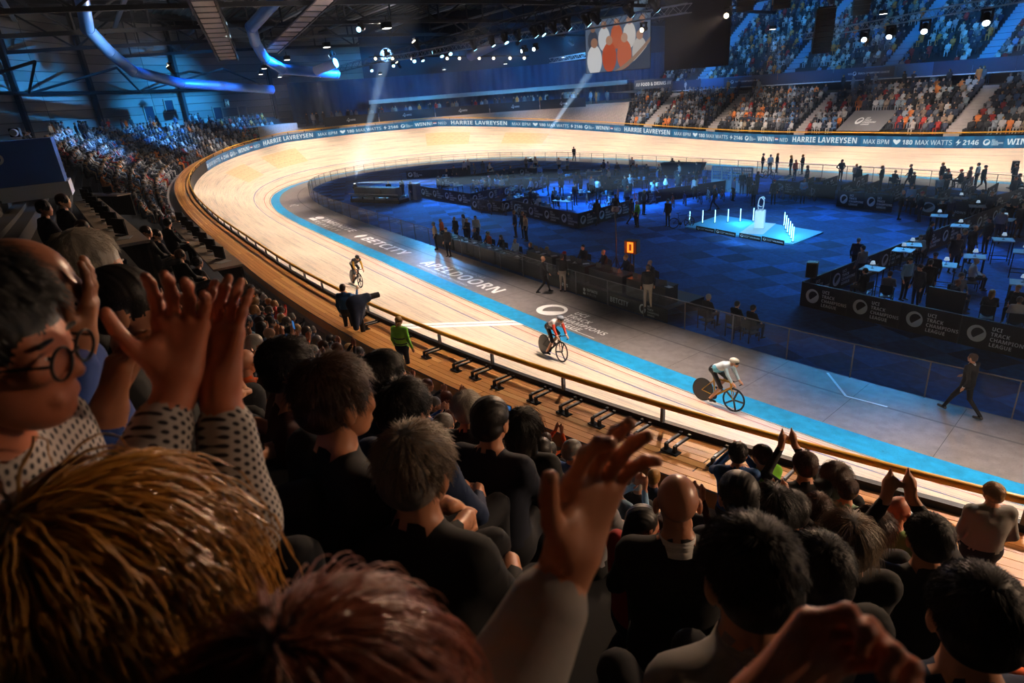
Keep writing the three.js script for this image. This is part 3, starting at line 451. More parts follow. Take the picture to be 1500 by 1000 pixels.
function fillNear() {
  const cand = [];
  for (let k = 0; k < 11; k++) {
    for (let u = 205; u < 250 + 60; ) {
      u += 0.56 / (1 + rowD(k) * path(u).f * 0.03);
      const y = Math.min(rowY(u, k), 7.4); if (y >= 7.4) continue;
      const p = outside(u, rowD(k) + 0.5 + rr(-0.05, 0.05), y), head = p.clone().setY(y + 1.2), px = toPixel(head);
      if (!px || px[0] < -60 || px[0] > 1560 || px[1] < 0 || px[1] > 1060) continue;
      const r = rnd(), gap = blocked(px[0], px[1], px[2], u, k);
      if (gap || r < 0.05) continue;
      const dc = Math.hypot(p.x - CAM.x, p.z - CAM.z); if (dc < 2.1) continue;
      if (heroes.some((h) => (h[0] - p.x) ** 2 + (h[1] - p.z) ** 2 < 0.24)) continue;
      cand.push({ u, k, p, w: px[2], px });
    }
  }
  cand.sort((a, b) => a.w - b.w);
  cand.forEach((c, i) => {
    const turn = faceTrack(c.u) + rr(-0.25, 0.25);
    if (i < 104) { const st = pick(['short', 'short', 'short', 'crop', 'long', 'bob', 'bald', 'pony', 'short']); spectator(c.p, turn, pick([0, 0, 1, 1, 2, 3, 0, 1, 4, 2]), st, pick(hairPool), pick(topsPool), c.k < 3 ? 'rows beside the timber deck' : 'rows above the timber deck'); }
    else CROWD.push([c.p, turn]);
  });
}
const EDGE = [[0, 190], [30, 197], [60, 216], [110, 236], [150, 262], [200, 298], [250, 324], [300, 346], [346, 392]];
function blocked(x, y, w) {   // stair well, gantry and commentary desks keep part of the stand free
  if (x > 346 || y > 425) return false; let b = 190; for (let i = 0; i < EDGE.length - 1; i++) if (x >= EDGE[i][0] && x <= EDGE[i + 1][0]) b = EDGE[i][1] + (EDGE[i + 1][1] - EDGE[i][1]) * (x - EDGE[i][0]) / (EDGE[i + 1][0] - EDGE[i][0]);
  return y > b;
}

// ---------------------------------------------------------------- the people close to the camera, each built for itself
const fwdH = V(-Math.sin(CAM.yaw), 0, -Math.cos(CAM.yaw)), rightH = V(Math.cos(CAM.yaw), 0, -Math.sin(CAM.yaw));
const relTurn = (deg) => { const a = deg * Math.PI / 180, d = fwdH.clone().multiplyScalar(Math.cos(a)).addScaledVector(rightH, Math.sin(a)); return Math.atan2(d.x, d.z); };   // 0 faces away from the camera, 90 faces the picture's right
const camQ = camera.quaternion.clone();
// strands of hair that leave the scalp and fall along it; c head centre, q head turn (local frame of headPrims)
function strands({ n = 1200, len = 0.03, lenVar = 0.4, seg = 3, r = 0.0016, lift = 0.35, grav = 0.3, wave = 0, crown = [0, 0.11, -0.05], inflate = 1.0, coherent = 0, front = 0.045, low = -0.075, curl = 0, clump = 0 }) {
  const pos = [], nor = [], idx = [], uv = [], C = [0, 0.046, -0.02], R = [0.091 * inflate, 0.092 * inflate, 0.106 * inflate]; let made = 0, guard = 0;
  const clumps = []; for (let i = 0; i < 70; i++) clumps.push([rr(-1, 1), rr(-1, 1), rr(-1, 1), rr(0.5, 1)]);
  while (made < n && guard++ < n * 20) {
    const th = Math.acos(rr(-1, 1)), ph = rr(0, Math.PI * 2); let p = V(Math.sin(th) * Math.cos(ph), Math.cos(th), Math.sin(th) * Math.sin(ph)); const nrm = V(p.x / R[0], p.y / R[1], p.z / R[2]).normalize(); p.set(C[0] + p.x * R[0], C[1] + p.y * R[1], C[2] + p.z * R[2]);
    if (p.z > front && p.y < 0.075) continue; if (p.y < low) continue; if (p.z > -0.01 && p.y < -0.0) continue;
    const t = p.clone().sub(V(...crown)); t.addScaledVector(nrm, -t.dot(nrm)); t.normalize(); if (clump) { const cl = clumps[Math.floor((Math.atan2(p.x, p.z) / 6.2832 + 0.5) * 69 + (p.y * 40)) % 70 | 0] ?? clumps[0]; t.add(V(cl[0], cl[1] * 0.3, cl[2]).multiplyScalar(clump)).normalize(); }
    let d = t.clone().addScaledVector(nrm, lift * rr(0.6, 1.4)).add(V(rr(-0.2, 0.2), rr(-0.2, 0.2), rr(-0.2, 0.2))).normalize(); const L = len * rr(1 - lenVar, 1 + lenVar), w0 = coherent ? Math.sin(Math.atan2(p.x, p.z) * 5) * 1.5 + p.y * 20 + rr(-0.4, 0.4) : rr(0, 6.28), wf = rr(0.8, 1.3), base = pos.length / 3;
    const q = p.clone().addScaledVector(nrm, -0.004);
    for (let s = 0; s <= seg; s++) {
      const rad = r * (1 - 0.75 * s / seg) * rr(0.8, 1.2), a = d.clone().cross(Math.abs(d.y) < 0.9 ? V(0, 1, 0) : V(1, 0, 0)).normalize(), b = d.clone().cross(a);
      for (let k = 0; k < 3; k++) { const c = Math.cos(k * 2.094), e = Math.sin(k * 2.094); pos.push(q.x + (a.x * c + b.x * e) * rad, q.y + (a.y * c + b.y * e) * rad, q.z + (a.z * c + b.z * e) * rad); nor.push(a.x * c + b.x * e, a.y * c + b.y * e, a.z * c + b.z * e); uv.push(k / 3, s / seg); }
      if (s < seg) for (let k = 0; k < 3; k++) { const k2 = (k + 1) % 3, i0 = base + s * 3 + k, i1 = base + s * 3 + k2; idx.push(i0, i1, i0 + 3, i1, i1 + 3, i0 + 3); }
      q.addScaledVector(d, L / seg);
      const e = V((q.x - C[0]) / R[0], (q.y - C[1]) / R[1], (q.z - C[2]) / R[2]), el = e.length(); if (el < 1.03 && q.y > low - 0.03) { e.multiplyScalar(1.03 / el); q.set(C[0] + e.x * R[0], C[1] + e.y * R[1], C[2] + e.z * R[2]); const nn = V(e.x / R[0], e.y / R[1], e.z / R[2]).normalize(); if (d.dot(nn) < 0) d.addScaledVector(nn, -d.dot(nn)).normalize(); }
      d.y -= grav * (s + 1) / seg; if (wave) { d.x += wave * Math.sin(w0 + wf * s * 1.6); d.z += wave * Math.cos(w0 + wf * s * 1.6); } d.normalize();
    }
    made++;
  }
  const g = new THREE.BufferGeometry(); g.setAttribute('position', new THREE.Float32BufferAttribute(pos, 3)); g.setAttribute('normal', new THREE.Float32BufferAttribute(nor, 3)); g.setAttribute('uv', new THREE.Float32BufferAttribute(uv, 2)); g.setIndex(idx); return g;
}
const strandMat = (c, r = 0.42) => std(c, r);
const HS = { dark: [strandMat(0x120c09, 0.55), HAIR.dark], black: [strandMat(0x080707, 0.55), HAIR.black], greyed: [strandMat(0x1b1715, 0.55), hairMat(0x1a1614)], brown: [strandMat(0x4a2e1b), HAIR.brown], blond: [strandMat(0xa8752f, 0.36), hairMat(0x6b4520)], auburn: [strandMat(0x8a4c36, 0.36), hairMat(0x3c1c12)], fair: [strandMat(0xb08a55), hairMat(0x9a7444)], white: [strandMat(0xb5ada2), HAIR.white], ash: [strandMat(0x8b7a66), HAIR.grey] };
const strandCache = new Map();
const strandGeo = (kind) => { if (!strandCache.has(kind)) strandCache.set(kind, strands({ short: { n: 3600, len: 0.026, r: 0.0012, lift: 0.3, clump: 0.25 }, crop: { n: 3200, len: 0.013, r: 0.001, lift: 0.5, inflate: 0.955 }, ruffled: { n: 3400, len: 0.042, r: 0.0014, lift: 0.32, wave: 0.16, seg: 4, clump: 0.4 }, bob: { n: 3200, len: 0.12, seg: 8, r: 0.0015, lift: 0.08, grav: 0.5, wave: 0.05 }, waves: { n: 2800, len: 0.2, seg: 14, r: 0.0027, lift: 0.16, grav: 0.4, wave: 0.26, inflate: 1.1, clump: 0.45, lenVar: 0.25, low: -0.06, coherent: 1 }, loose: { n: 5200, len: 0.1, seg: 9, r: 0.0013, lift: 0.1, grav: 0.42, wave: 0.14, inflate: 1.03, clump: 0.35, coherent: 1 } }[kind])); return strandCache.get(kind); };
function hero(px, py, depth, rel, o) {
  const hp = o.world ?? atDepth(px, py, depth), turn = relTurn(rel), s = o.scale ?? 1, J = o.J ?? (o.stand ? STAND() : SEAT({ j: o.clap ? clapJ(o.clap) : {} })), style = o.style ?? 'short', hy = o.yaw ?? 0, hpch = o.pitch ?? 0.12;
  const hq = quat(hy, hpch, o.roll ?? 0), body = bodyPrims(J, o.body ?? {}); body.push(...simpleHand(J, 'L', o.handDir?.L), ...simpleHand(J, 'R', o.handDir?.R));
  const g = toGeo([meshField(body, o.cell ?? 0.028, 0.035), meshField(headPrims(J.head, hq, style, 1, true), o.headCell ?? 0.0075, 0.018)]);
  const skin = o.skin ?? SKIN[0], top = o.top ?? TOPS.black, hs = HS[o.hair ?? 'dark'];
  const m = new THREE.Mesh(g, [skin, top, o.pants ?? PANTS[0], hs[1], SHOE, o.hat ?? CAPMAT.navy]); m.name = numbered('person'); m.rotation.y = turn; m.scale.setScalar(s);
  const off = V(...J.head).multiplyScalar(s).applyAxisAngle(V(0, 1, 0), turn); m.position.copy(hp).sub(off); scene.add(m); tag(m, o.label, 'person', 'spectators in the upper rows');
  heroes.push([m.position.x, m.position.z]);
  if (o.strands) { const h = add(m, 'hair', strandGeo(o.strands), hs[0]); h.position.set(...J.head); h.quaternion.copy(hq); }
  for (const d of [-1, 1]) { const e = add(m, 'eye', eyeGeo, eyeMat); e.position.copy(V(d * 0.033, -0.006, 0.079).applyQuaternion(hq)).add(V(...J.head)); e.quaternion.copy(hq); add(e, 'iris', irisGeo, irisMat); if (style !== 'bald' || o.glasses) { const b = add(m, 'eyebrow', browGeo, hs[1]); b.position.copy(e.position); b.quaternion.copy(hq); } }
  if (o.glasses) { const f = add(m, 'eyeglasses', eyeglassGeo, std(0x161616, 0.3)); f.position.set(...J.head); f.quaternion.copy(hq); const l = add(f, 'lens', eyeLensGeo, lensMat); }
  if (o.collar) { const c = add(m, 'shirt_collar', new THREE.CylinderGeometry(0.066, 0.088, 0.055, 20, 1, true), o.collar); c.position.set(J.neck[0], J.neck[1] + 0.005, J.neck[2]); c.rotation.x = 0.12; }
  return m;
}
const eyeGeo = new THREE.SphereGeometry(0.0125, 12, 10), irisGeo = new THREE.SphereGeometry(0.0065, 10, 8).translate(0, 0, 0.0072), eyeMat = std(0xc9c0b8, 0.3), irisMat = std(0x1a120c, 0.25), browGeo = new THREE.CapsuleGeometry(0.0035, 0.03, 3, 8).rotateZ(Math.PI / 2).translate(0, 0.022, 0.011);
const eyeglassGeo = (() => { const g = []; for (const d of [-1, 1]) { const T = new THREE.TorusGeometry(0.024, 0.0022, 6, 24); T.scale(1.12, 0.86, 1); T.translate(d * 0.034, -0.012, 0.104); g.push(T, rod(V(d * 0.06, -0.006, 0.102), V(d * 0.083, -0.002, -0.004), 0.0022)); } g.push(rod(V(-0.01, -0.006, 0.107), V(0.01, -0.006, 0.107), 0.002)); return merge(g); })();
const eyeLensGeo = merge([-1, 1].map((d) => new THREE.CircleGeometry(0.024, 20).scale(1.1, 0.85, 1).translate(d * 0.034, -0.012, 0.104))), lensMat = new THREE.MeshPhysicalMaterial({ color: 0xffffff, transmission: 1, roughness: 0.05, thickness: 0 });
const dotTex = canvasTex(256, 256, (g) => { g.fillStyle = '#b9b0aa'; g.fillRect(0, 0, 256, 256); g.fillStyle = '#2c2a30'; for (let j = 0; j < 16; j++) for (let i = 0; i < 16; i++) { g.beginPath(); g.ellipse(i * 16 + (j % 2) * 8 + 4, j * 16 + 8, 4.2, 5.2, 0.5, 0, 7); g.fill(); } }, true);
const dotCloth = (() => { const t = dotTex.clone(); t.repeat.set(5, 5); t.needsUpdate = true; return std(0xffffff, 0.85, { map: t }); })();
const warmSkin = std(0xc98a66, 0.45), ruddy = std(0xc5795a, 0.45), paleSkin = std(0xd9a488, 0.45);
// an arm reaching into the picture: sleeve, wrist and hand as one skin; points are photo pixels with distances
function reachArm(el, wr, q, side, curl, o = {}) {
  const E = atDepth(...el), W = atDepth(...wr), d = W.clone().sub(E), P = [], a = (t) => E.clone().addScaledVector(d, t).toArray(), s = o.s ?? 1, cut = o.cut ?? 0.7;
  P.push(cap(a(-0.1), a(cut), 0.062 * s, 0.046 * s, 1, { k: 0.02 }), cap(a(cut - 0.05), a(1), 0.034 * s, 0.0285 * s, 0, { k: 0.008 }));
  if (o.sh) P.push(cap(atDepth(...o.sh).toArray(), E.toArray(), 0.075 * s, 0.062 * s, 1, { k: 0.03 }));
  return toGeo([meshField(P, 0.008, 0.015), meshField([...handPrims(W.toArray(), q, side, curl, o.spread ?? 1, s, 0, o.curls), cap(a(0.8), a(1), 0.031 * s, 0.028 * s, 0, { k: 0.015 })], 0.0032, 0.008)]);
}
const turned = (yaw, pitch, roll) => camQ.clone().multiply(new THREE.Quaternion().setFromEuler(new THREE.Euler(pitch, yaw, roll, 'ZYX')));
function armsOf(person, geos, mats) {   // arms join the body's mesh: same object, own child because they are posed in world space
  person.updateMatrixWorld(true); const inv = person.matrixWorld.clone().invert(); geos.forEach((g) => { g.applyMatrix4(inv); add(person, 'arm', g, mats); });
}
const tucked = { elL: [0.2, 0.76, 0.02], elR: [-0.2, 0.76, 0.02], wrL: [0.12, 0.6, 0.18], wrR: [-0.12, 0.6, 0.18] };
// man in glasses with both hands up
{ const m = hero(-26, 512, 0.8, 80, { label: 'man in eyeglasses and dotted pale shirt, both hands raised', hair: 'black', strands: 'ruffled', skin: ruddy, top: dotCloth, glasses: true, pitch: 0.1, headCell: 0.005, cell: 0.02, J: SEAT({ j: { ...tucked, head: [0, 1.2, 0.05] } }) });
  const mats = [ruddy, dotCloth, PANTS[0], HAIR.black, SHOE, SHOE];
  armsOf(m, [reachArm([205, 720, 0.93], [263, 556, 0.97], turned(0.25, 0.1, -0.06), -1, 0.2, { sh: [60, 820, 0.85], cut: 0.55, curls: [0.25, 0.28, 0.3, 0.32, 0.1] }), reachArm([350, 760, 1.02], [322, 566, 1.0], turned(Math.PI - 0.25, 0.05, -0.02), 1, 0.08, { sh: [120, 860, 0.9], cut: 0.68, spread: 0.6 })], mats); }
// bald man in blue beside him, hands together
{ const blueKnit = cloth(0x1c3f86), m = hero(44, 436, 1.22, 78, { label: 'bald man in blue sweater clapping beside the man in glasses', style: 'bald', hair: 'black', skin: std(0x9a6248, 0.34), top: blueKnit, pitch: 0.12, headCell: 0.006, J: SEAT({ j: tucked }) });
  armsOf(m, [reachArm([95, 600, 1.2], [118, 502, 1.25], turned(-1.1, 0.2, -0.45), 1, 0.1, { s: 0.95, cut: 0.6, spread: 0.4 }), reachArm([150, 690, 1.12], [158, 606, 1.1], turned(Math.PI - 0.7, 0.0, -0.25), 1, 0.35, { cut: 0.55, spread: 0.5 })], [std(0xa06a4a, 0.45), blueKnit, PANTS[0], HAIR.black, SHOE, SHOE]); }
// two heads right in front of the lens
hero(160, 885, 0.76, 62, { label: 'woman with wavy golden-blond hair seen from behind, dark top', hair: 'blond', style: 'bob', strands: 'waves', pitch: 0.1, scale: 1.12, top: TOPS.black, headCell: 0.007, J: SEAT({ j: tucked }) });
hero(512, 1085, 0.55, 68, { label: 'person with loose reddish-brown hair turned to the track', hair: 'auburn', style: 'short', strands: 'loose', skin: paleSkin, pitch: 0.15, headCell: 0.006, J: SEAT({ j: tucked }) });
// raised hand in a pale sleeve, its owner below the frame
{ const sleeve = cloth(0xa9a29c), m = hero(760, 1320, 0.9, 10, { label: 'spectator in pale grey sleeve raising one open hand', hair: 'brown', strands: 'short', top: sleeve, J: SEAT({ j: tucked }) });
  armsOf(m, [reachArm([742, 1015, 0.74], [836, 818, 0.78], turned(0.5, 0.1, -0.26), -1, 0.3, { cut: 0.62, s: 1.1, curls: [0.3, 0.16, 0.2, 0.3, 0.1], spread: 0.95 })], [warmSkin, sleeve, PANTS[0], HAIR.brown, SHOE, SHOE]); }
// blurred hand at the lower edge
{ const m = hero(1250, 1400, 0.85, 0, { label: 'spectator with a closed hand raised above grey shirt', hair: 'dark', strands: 'short', top: TOPS.charcoal, J: SEAT({ j: tucked }) });
  armsOf(m, [reachArm([965, 1190, 0.52], [1110, 1055, 0.52], turned(0.35, -0.3, -1.0), 1, 0.6, { cut: 0.7, curls: [0.75, 0.8, 0.85, 0.85, 0.1], spread: 1.2 })], [ruddy, TOPS.charcoal, PANTS[0], HAIR.dark, SHOE, SHOE]); }
const H = [
  [1092, 842, 1.25, -12, { label: 'man with short greying dark hair in pale grey shirt', hair: 'greyed', strands: 'short', top: cloth(0x8e8983), collar: cloth(0xa39d96), J: SEAT({ j: tucked }) }],
  [1193, 838, 1.85, -5, { label: 'man with thick dark hair and black top behind grey shirt', hair: 'black', strands: 'short' }],
  [1424, 905, 1.4, 15, { label: 'man with short dark hair in dark blue hooded top', hair: 'black', strands: 'short', top: TOPS['dark blue'] }],
  [992, 737, 2.35, 8, { label: 'bald man in black jacket with white collar', style: 'bald', skin: std(0xb98063, 0.35), collar: TOPS.white }],
  [1080, 727, 2.95, 0, { label: 'man with dark wet-look hair in navy jacket', hair: 'black', strands: 'crop', top: TOPS.navy }],
  [428, 543, 2.25, 68, { label: 'man with dark hair and grey temples in maroon jacket', hair: 'greyed', style: 'crop', strands: 'crop', top: TOPS.maroon }],
  [496, 588, 1.72, 50, { label: 'man with tousled brown hair in black jacket, looking along the track', hair: 'brown', strands: 'ruffled', skin: warmSkin }],
  [614, 690, 1.62, 28, { label: 'person with short blond-white hair in black jacket', hair: 'ash', strands: 'ruffled', skin: warmSkin }],
  [566, 552, 2.95, 48, { label: 'man with dark hair and eyeglasses in dark blue jacket', hair: 'black', strands: 'short', glasses: true, top: TOPS['dark blue'] }],
  [594, 603, 2.35, 30, { label: 'person with bushy black hair in dark blue top', hair: 'black', strands: 'ruffled', top: TOPS['dark blue'] }],
  [720, 618, 3.0, 28, { label: 'man with short dark-grey hair in dark navy jacket', hair: 'greyed', strands: 'crop', top: TOPS.navy }],
  [685, 600, 4.2, 10, { label: 'person with bushy white hair in black coat', hair: 'white', strands: 'ruffled' }],
  [766, 628, 3.75, 20, { label: 'woman with long straight dark hair in black top', hair: 'dark', style: 'long', strands: 'bob' }],
  [1240, 790, 2.75, 12, { label: 'woman with ash-grey bobbed hair in black top', hair: 'ash', style: 'bob', strands: 'bob' }],
  [1128, 745, 3.1, 0, { label: 'woman with long black hair beside dark-haired men', hair: 'black', style: 'long', strands: 'bob' }],
  [1160, 748, 3.75, 10, { label: 'clapping man with dark hair in black top', hair: 'dark', strands: 'short', clap: 1.05, handDir: upDir }],
  [1197, 745, 4.1, 20, { label: 'curly brown-haired child in orange shirt', hair: 'brown', strands: 'ruffled', top: TOPS.orange, scale: 0.85 }],
  [1316, 748, 4.6, 60, { label: 'bald man in olive green shirt looking along the rail', style: 'bald', top: cloth(0x6f8a4a), skin: ruddy }],
  [1277, 772, 3.9, 15, { label: 'woman with brown hair in patterned dark top', hair: 'brown', style: 'bob', strands: 'bob', top: TOPS.charcoal }],
  [1242, 718, 5.0, 40, { label: 'child with brown hair in pale green sweater', hair: 'brown', strands: 'short', top: cloth(0x8fb09a), scale: 0.8 }],
  [1224, 698, 5.3, 20, { label: 'woman with long brown hair at the deck', hair: 'brown', style: 'long', strands: 'bob' }],
  [1115, 668, 5.6, -20, { label: 'boy with brown hair in lime green shirt', hair: 'brown', strands: 'short', top: cloth(0x74c21c), scale: 0.85 }],
  [1081, 665, 5.5, 20, { label: 'child in blue jacket with arms on the deck', hair: 'dark', strands: 'short', top: cloth(0x1e4f8c), scale: 0.85, clap: 1.05 }],
  [1178, 682, 5.2, 0, { label: 'man in black raising both hands beside the deck', hair: 'brown', strands: 'short', J: POSES[3].J, handDir: upDir }],
  [1358, 790, 2.9, 10, { label: 'spectator raising arms and phone over grey hair', hair: 'greyed', strands: 'short', J: POSES[3].J, handDir: upDir, top: TOPS.charcoal }],
  [190, 452, 1.9, 70, { label: 'grey-haired man in black jacket behind the raised hands', hair: 'greyed', strands: 'crop' }],
  [135, 392, 2.2, 70, { label: 'person with white-grey hair next to the bald man', hair: 'white', strands: 'short' }],
];
for (const a of H) hero(...a);
// boy in a grey sweatshirt standing at the front of the stand
{ const kid = hero(1454, 723, 6.15, 12, { label: 'fair-haired boy in grey sweatshirt standing by the timber deck', hair: 'fair', style: 'short', strands: 'short', stand: true, scale: 0.93, top: cloth(0x8b8680), pants: cloth(0x0d1120), J: STAND({ j: { elL: [0.27, 1.12, -0.02], elR: [-0.27, 1.12, -0.02], wrL: [0.2, 0.95, 0.12], wrR: [-0.2, 0.95, 0.12] } }), body: { w: 1.12 } }); }

fillNear();
// ---------------------------------------------------------------- the mass of spectators that is too many to tell apart
const farStandSeats = [];
const aislesLow = [uNear(-41, -22), uNear(-26, -24), uNear(-16.6, -24), uNear(-5.2, -24), uNear(9.2, -24)], aislesUp = [uNear(-24, -24), uNear(-12.5, -24), uNear(-1, -24), uNear(7.5, -24), uNear(11, -24)];
for (let k = 0; k < 8; k++) for (let u = FAR0 + 0.5; u < FAR1 - 1; u += 0.53) {
  if (aislesLow.some((a) => Math.abs(a - u) < 0.8) || rnd() < 0.12) continue;
  const x = path(u).x; if (x > -1.2 && x < 3.3 && k < 4) continue;
  farStandSeats.push([outside(u, 0.9 + 0.8 * k + 0.5, edgeY(u) + 1.0 + 0.46 * k), faceTrack(u) + rr(-0.3, 0.3), 0]);
}
const upSeats = [];
for (let k = 0; k < 22; k++) for (let u = 102; u < FAR1; u += 0.55) {
  if (aislesUp.some((a) => Math.abs(a - u) < 0.85) || rnd() < 0.25 + (k < 2 && Math.sin(u * 0.9) > 0.3 ? 0.5 : 0)) continue;
  upSeats.push([outside(u, UP_D + 0.2 + 0.8 * k + 0.5, UP_Y + 0.5 + 0.56 * k), faceTrack(u) + rr(-0.3, 0.3), 0]);
}
const standers = [];
for (let i = 0; i < 70; i++) { const u = rr(63, 98); standers.push([outside(u, rr(2.0, 2.6) + (rnd() < 0.25 ? 1 : 0), CON), faceTrack(u) + rr(-0.4, 0.4), 1]); }
for (let i = 0; i < 26; i++) { const u = rr(38, 58); standers.push([outside(u, rr(9.5, 12), 7.4), faceTrack(u) + rr(-0.5, 0.5), 1]); }
for (let i = 0; i < 60; i++) { const u = rr(103, 168); standers.push([outside(u, rr(7.6, 9), edgeY(u) + 4.6), faceTrack(u) + rr(-0.5, 0.5), 1]); }
const split = (J, pose) => { const bp = [...bodyPrims(J), ...simpleHand(J, 'L', pose?.L), ...simpleHand(J, 'R', pose?.R)]; const b = toGeo([meshField(bp.map((p) => ({ ...p, mat: 1 })), 0.052, 0.05)]), h = toGeo([meshField(headPrims(J.head, quat(0, 0), 'short'), 0.027, 0.02)]); return [b, h]; };
function headColors(h, hair, skin) { const n = h.attributes.position.count, c = new Float32Array(n * 3), slot = new Uint8Array(n); for (const g of h.groups) for (let i = g.start; i < g.start + g.count; i++) slot[h.index.getX(i)] = g.materialIndex; for (let i = 0; i < n; i++) { const k = slot[i] === 3 ? hair : skin; c.set(k, i * 3); } h.setAttribute('color', new THREE.BufferAttribute(c, 3)); h.clearGroups(); return h; }
const massCloth = std(0xffffff, 0.9), massHead = std(0xffffff, 0.6, { vertexColors: true });
const massVariants = [[SEAT(), null], [SEAT({ j: clapJ(0.98) }), upDir], [STAND(), null]].map(([J, d]) => { const [b, h] = split(J, d); b.clearGroups(); return [b, h]; });
const massTints = [[0.02, 0.02, 0.025], [0.03, 0.03, 0.04], [0.02, 0.03, 0.07], [0.05, 0.06, 0.09], [0.10, 0.2, 0.38], [0.5, 0.48, 0.45], [0.42, 0.42, 0.43], [0.28, 0.28, 0.3], [0.5, 0.5, 0.5], [0.02, 0.025, 0.03], [0.15, 0.15, 0.16], [0.3, 0.22, 0.15], [0.02, 0.02, 0.02], [0.04, 0.05, 0.08], [0.75, 0.22, 0.04], [0.4, 0.03, 0.02], [0.03, 0.03, 0.03], [0.12, 0.13, 0.15], [0.3, 0.36, 0.42]];
function crowd(name, label, list) {
  const grp = new THREE.Group(); grp.name = numbered(name); grp.userData = { kind: 'stuff', label, category: 'crowd' }; scene.add(grp);
  const heads = [[[0.05, 0.035, 0.025], [0.52, 0.3, 0.2]], [[0.25, 0.23, 0.21], [0.55, 0.33, 0.22]], [[0.36, 0.2, 0.07], [0.56, 0.34, 0.24]]];
  const buckets = new Map(); const o = new THREE.Object3D(), c = new THREE.Color();
  list.forEach((e) => { const v = e[2] ? 2 : rnd() < 0.6 ? 0 : 1, hv = rnd() < 0.6 ? 0 : rnd() < 0.6 ? 1 : 2, key = v * 3 + hv; if (!buckets.has(key)) buckets.set(key, []); buckets.get(key).push(e); });
  for (const [key, es] of buckets) {
    const v = Math.floor(key / 3), hv = key % 3, [bg, hg] = massVariants[v], body = new THREE.InstancedMesh(bg, massCloth, es.length), head = new THREE.InstancedMesh(headColors(hg.clone(), ...heads[hv]), massHead, es.length); body.name = 'seated_bodies'; head.name = 'heads';
    es.forEach((e, i) => { o.position.copy(e[0]); o.rotation.y = e[1]; o.scale.setScalar(rr(0.92, 1.05)); o.updateMatrix(); body.setMatrixAt(i, o.matrix); head.setMatrixAt(i, o.matrix); const t = pick(massTints); body.setColorAt(i, c.setRGB(...t)); head.setColorAt(i, c.setRGB(1, 1, 1)); });
    grp.add(body, head);
  }
}
crowd('crowd', 'dense crowd filling the stand round the left bend', CROWD);
crowd('crowd', 'dense crowd seated in the far lower stand behind the light ribbon', farStandSeats);
crowd('crowd', 'blue-lit crowd seated in the steep upper tier', upSeats);
crowd('crowd', 'people standing along the concourse behind the dark banners', standers);

